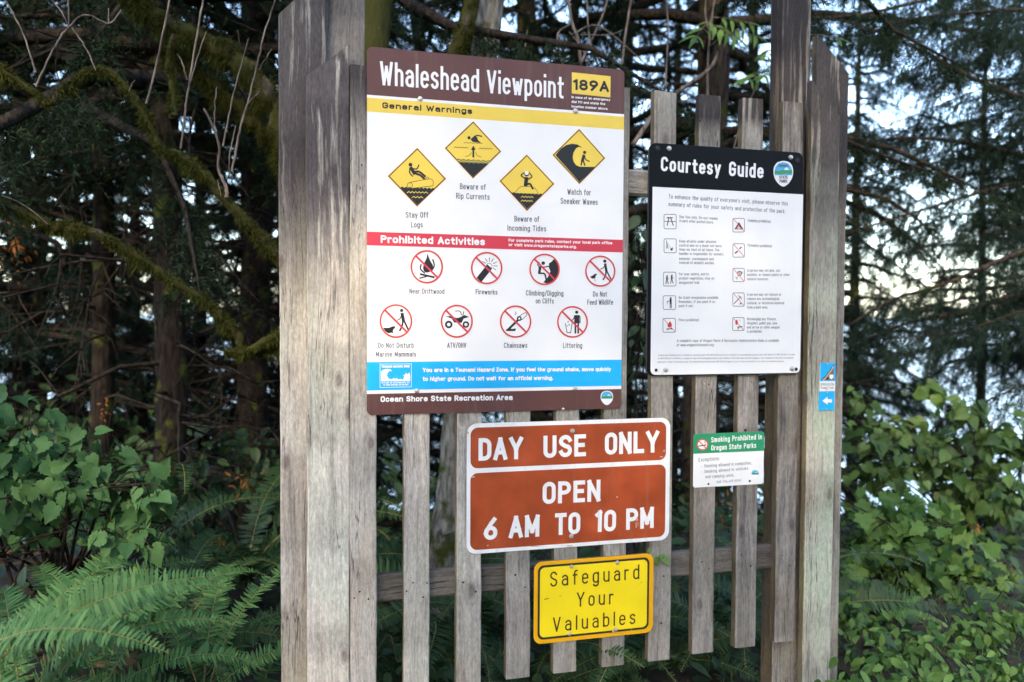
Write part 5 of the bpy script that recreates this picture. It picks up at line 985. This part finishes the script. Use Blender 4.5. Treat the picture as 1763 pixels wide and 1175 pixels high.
# warm-coloured leaf clumps; the orange ones paint sunlit spots of the forest
def warm_leaves(px, py, Y, label, seed, n=60, rad=(.12, .12, .12), size=.05):
    q = np.random.default_rng(seed); r = thing('warm_leaf_clump', gp(px, Y), label, 'plant'); c = at(px, py, Y); V, F = leaf_cloud(q, c, rad, n, LANCE, size, shell=.2); link('foliage', np_mesh('foliage', V, F, M['dead']), r)
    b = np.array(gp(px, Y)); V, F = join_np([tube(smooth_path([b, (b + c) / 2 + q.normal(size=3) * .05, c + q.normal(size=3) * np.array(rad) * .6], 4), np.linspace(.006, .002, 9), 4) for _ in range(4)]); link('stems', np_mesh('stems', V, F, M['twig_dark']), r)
warm_leaves(378, 935, 4.3, 'rust orange leaves painting a sunlit spot in the dark left of the stand', 1, 14, (.05, .07, .05), .035); warm_leaves(430, 835, 5.0, 'yellowish leaves painting a sunlit spot close to the left boards', 2, 34, (.14, .1, .12)); warm_leaves(180, 710, 6.2, 'orange leaves painting a sunlit streak against the dark trunk on the left', 3, 18, (.035, .06, .16), .035); warm_leaves(265, 915, 4.2, 'orange leaves painting a sunlit spot below the lobed-leaf shrub', 4, 16, (.08, .08, .05), .045)
warm_leaves(1680, 905, 4.0, 'orange leaves painting a sunlit spot in the right-hand shrub', 5, 8, (.03, .04, .05), .035); warm_leaves(1228, 905, 5.5, 'brown leaf clump seen between the right slats', 6, 60, (.3, .15, .25), .06); warm_leaves(30, 420, 7.0, 'yellow dying foliage at the left edge below the mossy limb', 7, 60, (.14, .2, .3), .055)

# ------------------------------------------------------------------ ground cover
q = np.random.default_rng(77); n = 11000; x = q.uniform(-4, 6, n); y = q.uniform(1.6, 8, n); P = np.stack([x, y, gz(x, y) + .012], 1)
Z = unit(np.array([0, 0, 1.]) + .45 * q.normal(size=(n, 3))); Yv = q.normal(size=(n, 3)); Yv = unit(Yv - (Yv * Z).sum(1, keepdims=True) * Z); V, F = instance(*OVAL, P, np.cross(Yv, Z), Yv, Z, q.uniform(.02, .07, n))
tag(link('leaf_litter', np_mesh('leaf_litter', V, F, M['litter'])), 'brown fallen leaves scattered over the dark soil', 'leaf litter', kind='stuff')
n = 1500; x = q.normal(3.3, .8, n); y = q.normal(3.3, .7, n); keep = (y > 2.2) & (x > 2.0); x, y = x[keep], y[keep]; n = len(x); b = np.stack([x, y, gz(x, y) - .01], 1); d = unit(np.array([0, 0, 1.]) + .45 * q.normal(size=(n, 3))); l = q.uniform(.06, .26, n)[:, None]; w = unit(np.cross(d, q.normal(size=(n, 3)))) * .002
mid_ = b + d * l * .6; tip = b + d * l + np.c_[q.normal(0, .03, (n, 2)), -.02 * np.ones(n)]; V = np.stack([b - w, b + w, mid_ + w * .8, mid_ - w * .8, tip], 1).reshape(-1, 3); F = (np.array([(0, 1, 2), (0, 2, 3), (3, 2, 4)])[None] + (np.arange(n) * 5)[:, None, None]).reshape(-1, 3)
tag(link('grass', np_mesh('grass', V, F, M['grass'])), 'thin green grass growing around the shrubs on the right', 'grass', kind='stuff')
n = 7000; x = q.uniform(-4, 5, n); y = q.uniform(3.0, 9, n); P = np.stack([x, y, gz(x, y) + q.uniform(.03, .25, n)], 1); Z = unit(np.array([0, -.3, 1.]) + .5 * q.normal(size=(n, 3))); Yv = q.normal(size=(n, 3)) - [0, .5, .3]; Yv = unit(Yv - (Yv * Z).sum(1, keepdims=True) * Z)
V, F = instance(*OVAL, P, np.cross(Yv, Z), Yv, Z, q.uniform(.05, .11, n)); tag(link('undergrowth', np_mesh('undergrowth', V, F, M['salal'])), 'low dark green undergrowth covering the forest floor', 'undergrowth', kind='stuff')

# ------------------------------------------------------------------ the other side of the clearing, behind the viewer
for i, (x, y) in enumerate([(-9.5, -2), (-10, -6), (-7.5, -8.5), (-5, -9), (-2.4, -8.4), (0, -9), (2.6, -8.5), (5.2, -9), (7.8, -8.4), (10, -6.5), (10.5, -2.5), (-6, -12), (-1, -12.5), (4, -12)]):
    r = thing('spruce_tree', (x, y, float(gz(x, y))), 'tall spruce across the clearing opposite the sign stand', 'tree', 'spruces across the clearing')
    link('trunk', trunk_mesh('trunk', [(0, 0, 0), (0, 0, 2), (0, 0, 6), (0, 0, 13)], [.2, .16, .12, .02], M['bark'], 8, i), r, False); o = link('crown', CR[1], r, False); o.rotation_euler.z = i * 1.9; o.scale = (1.45, 1.45, 1.35)
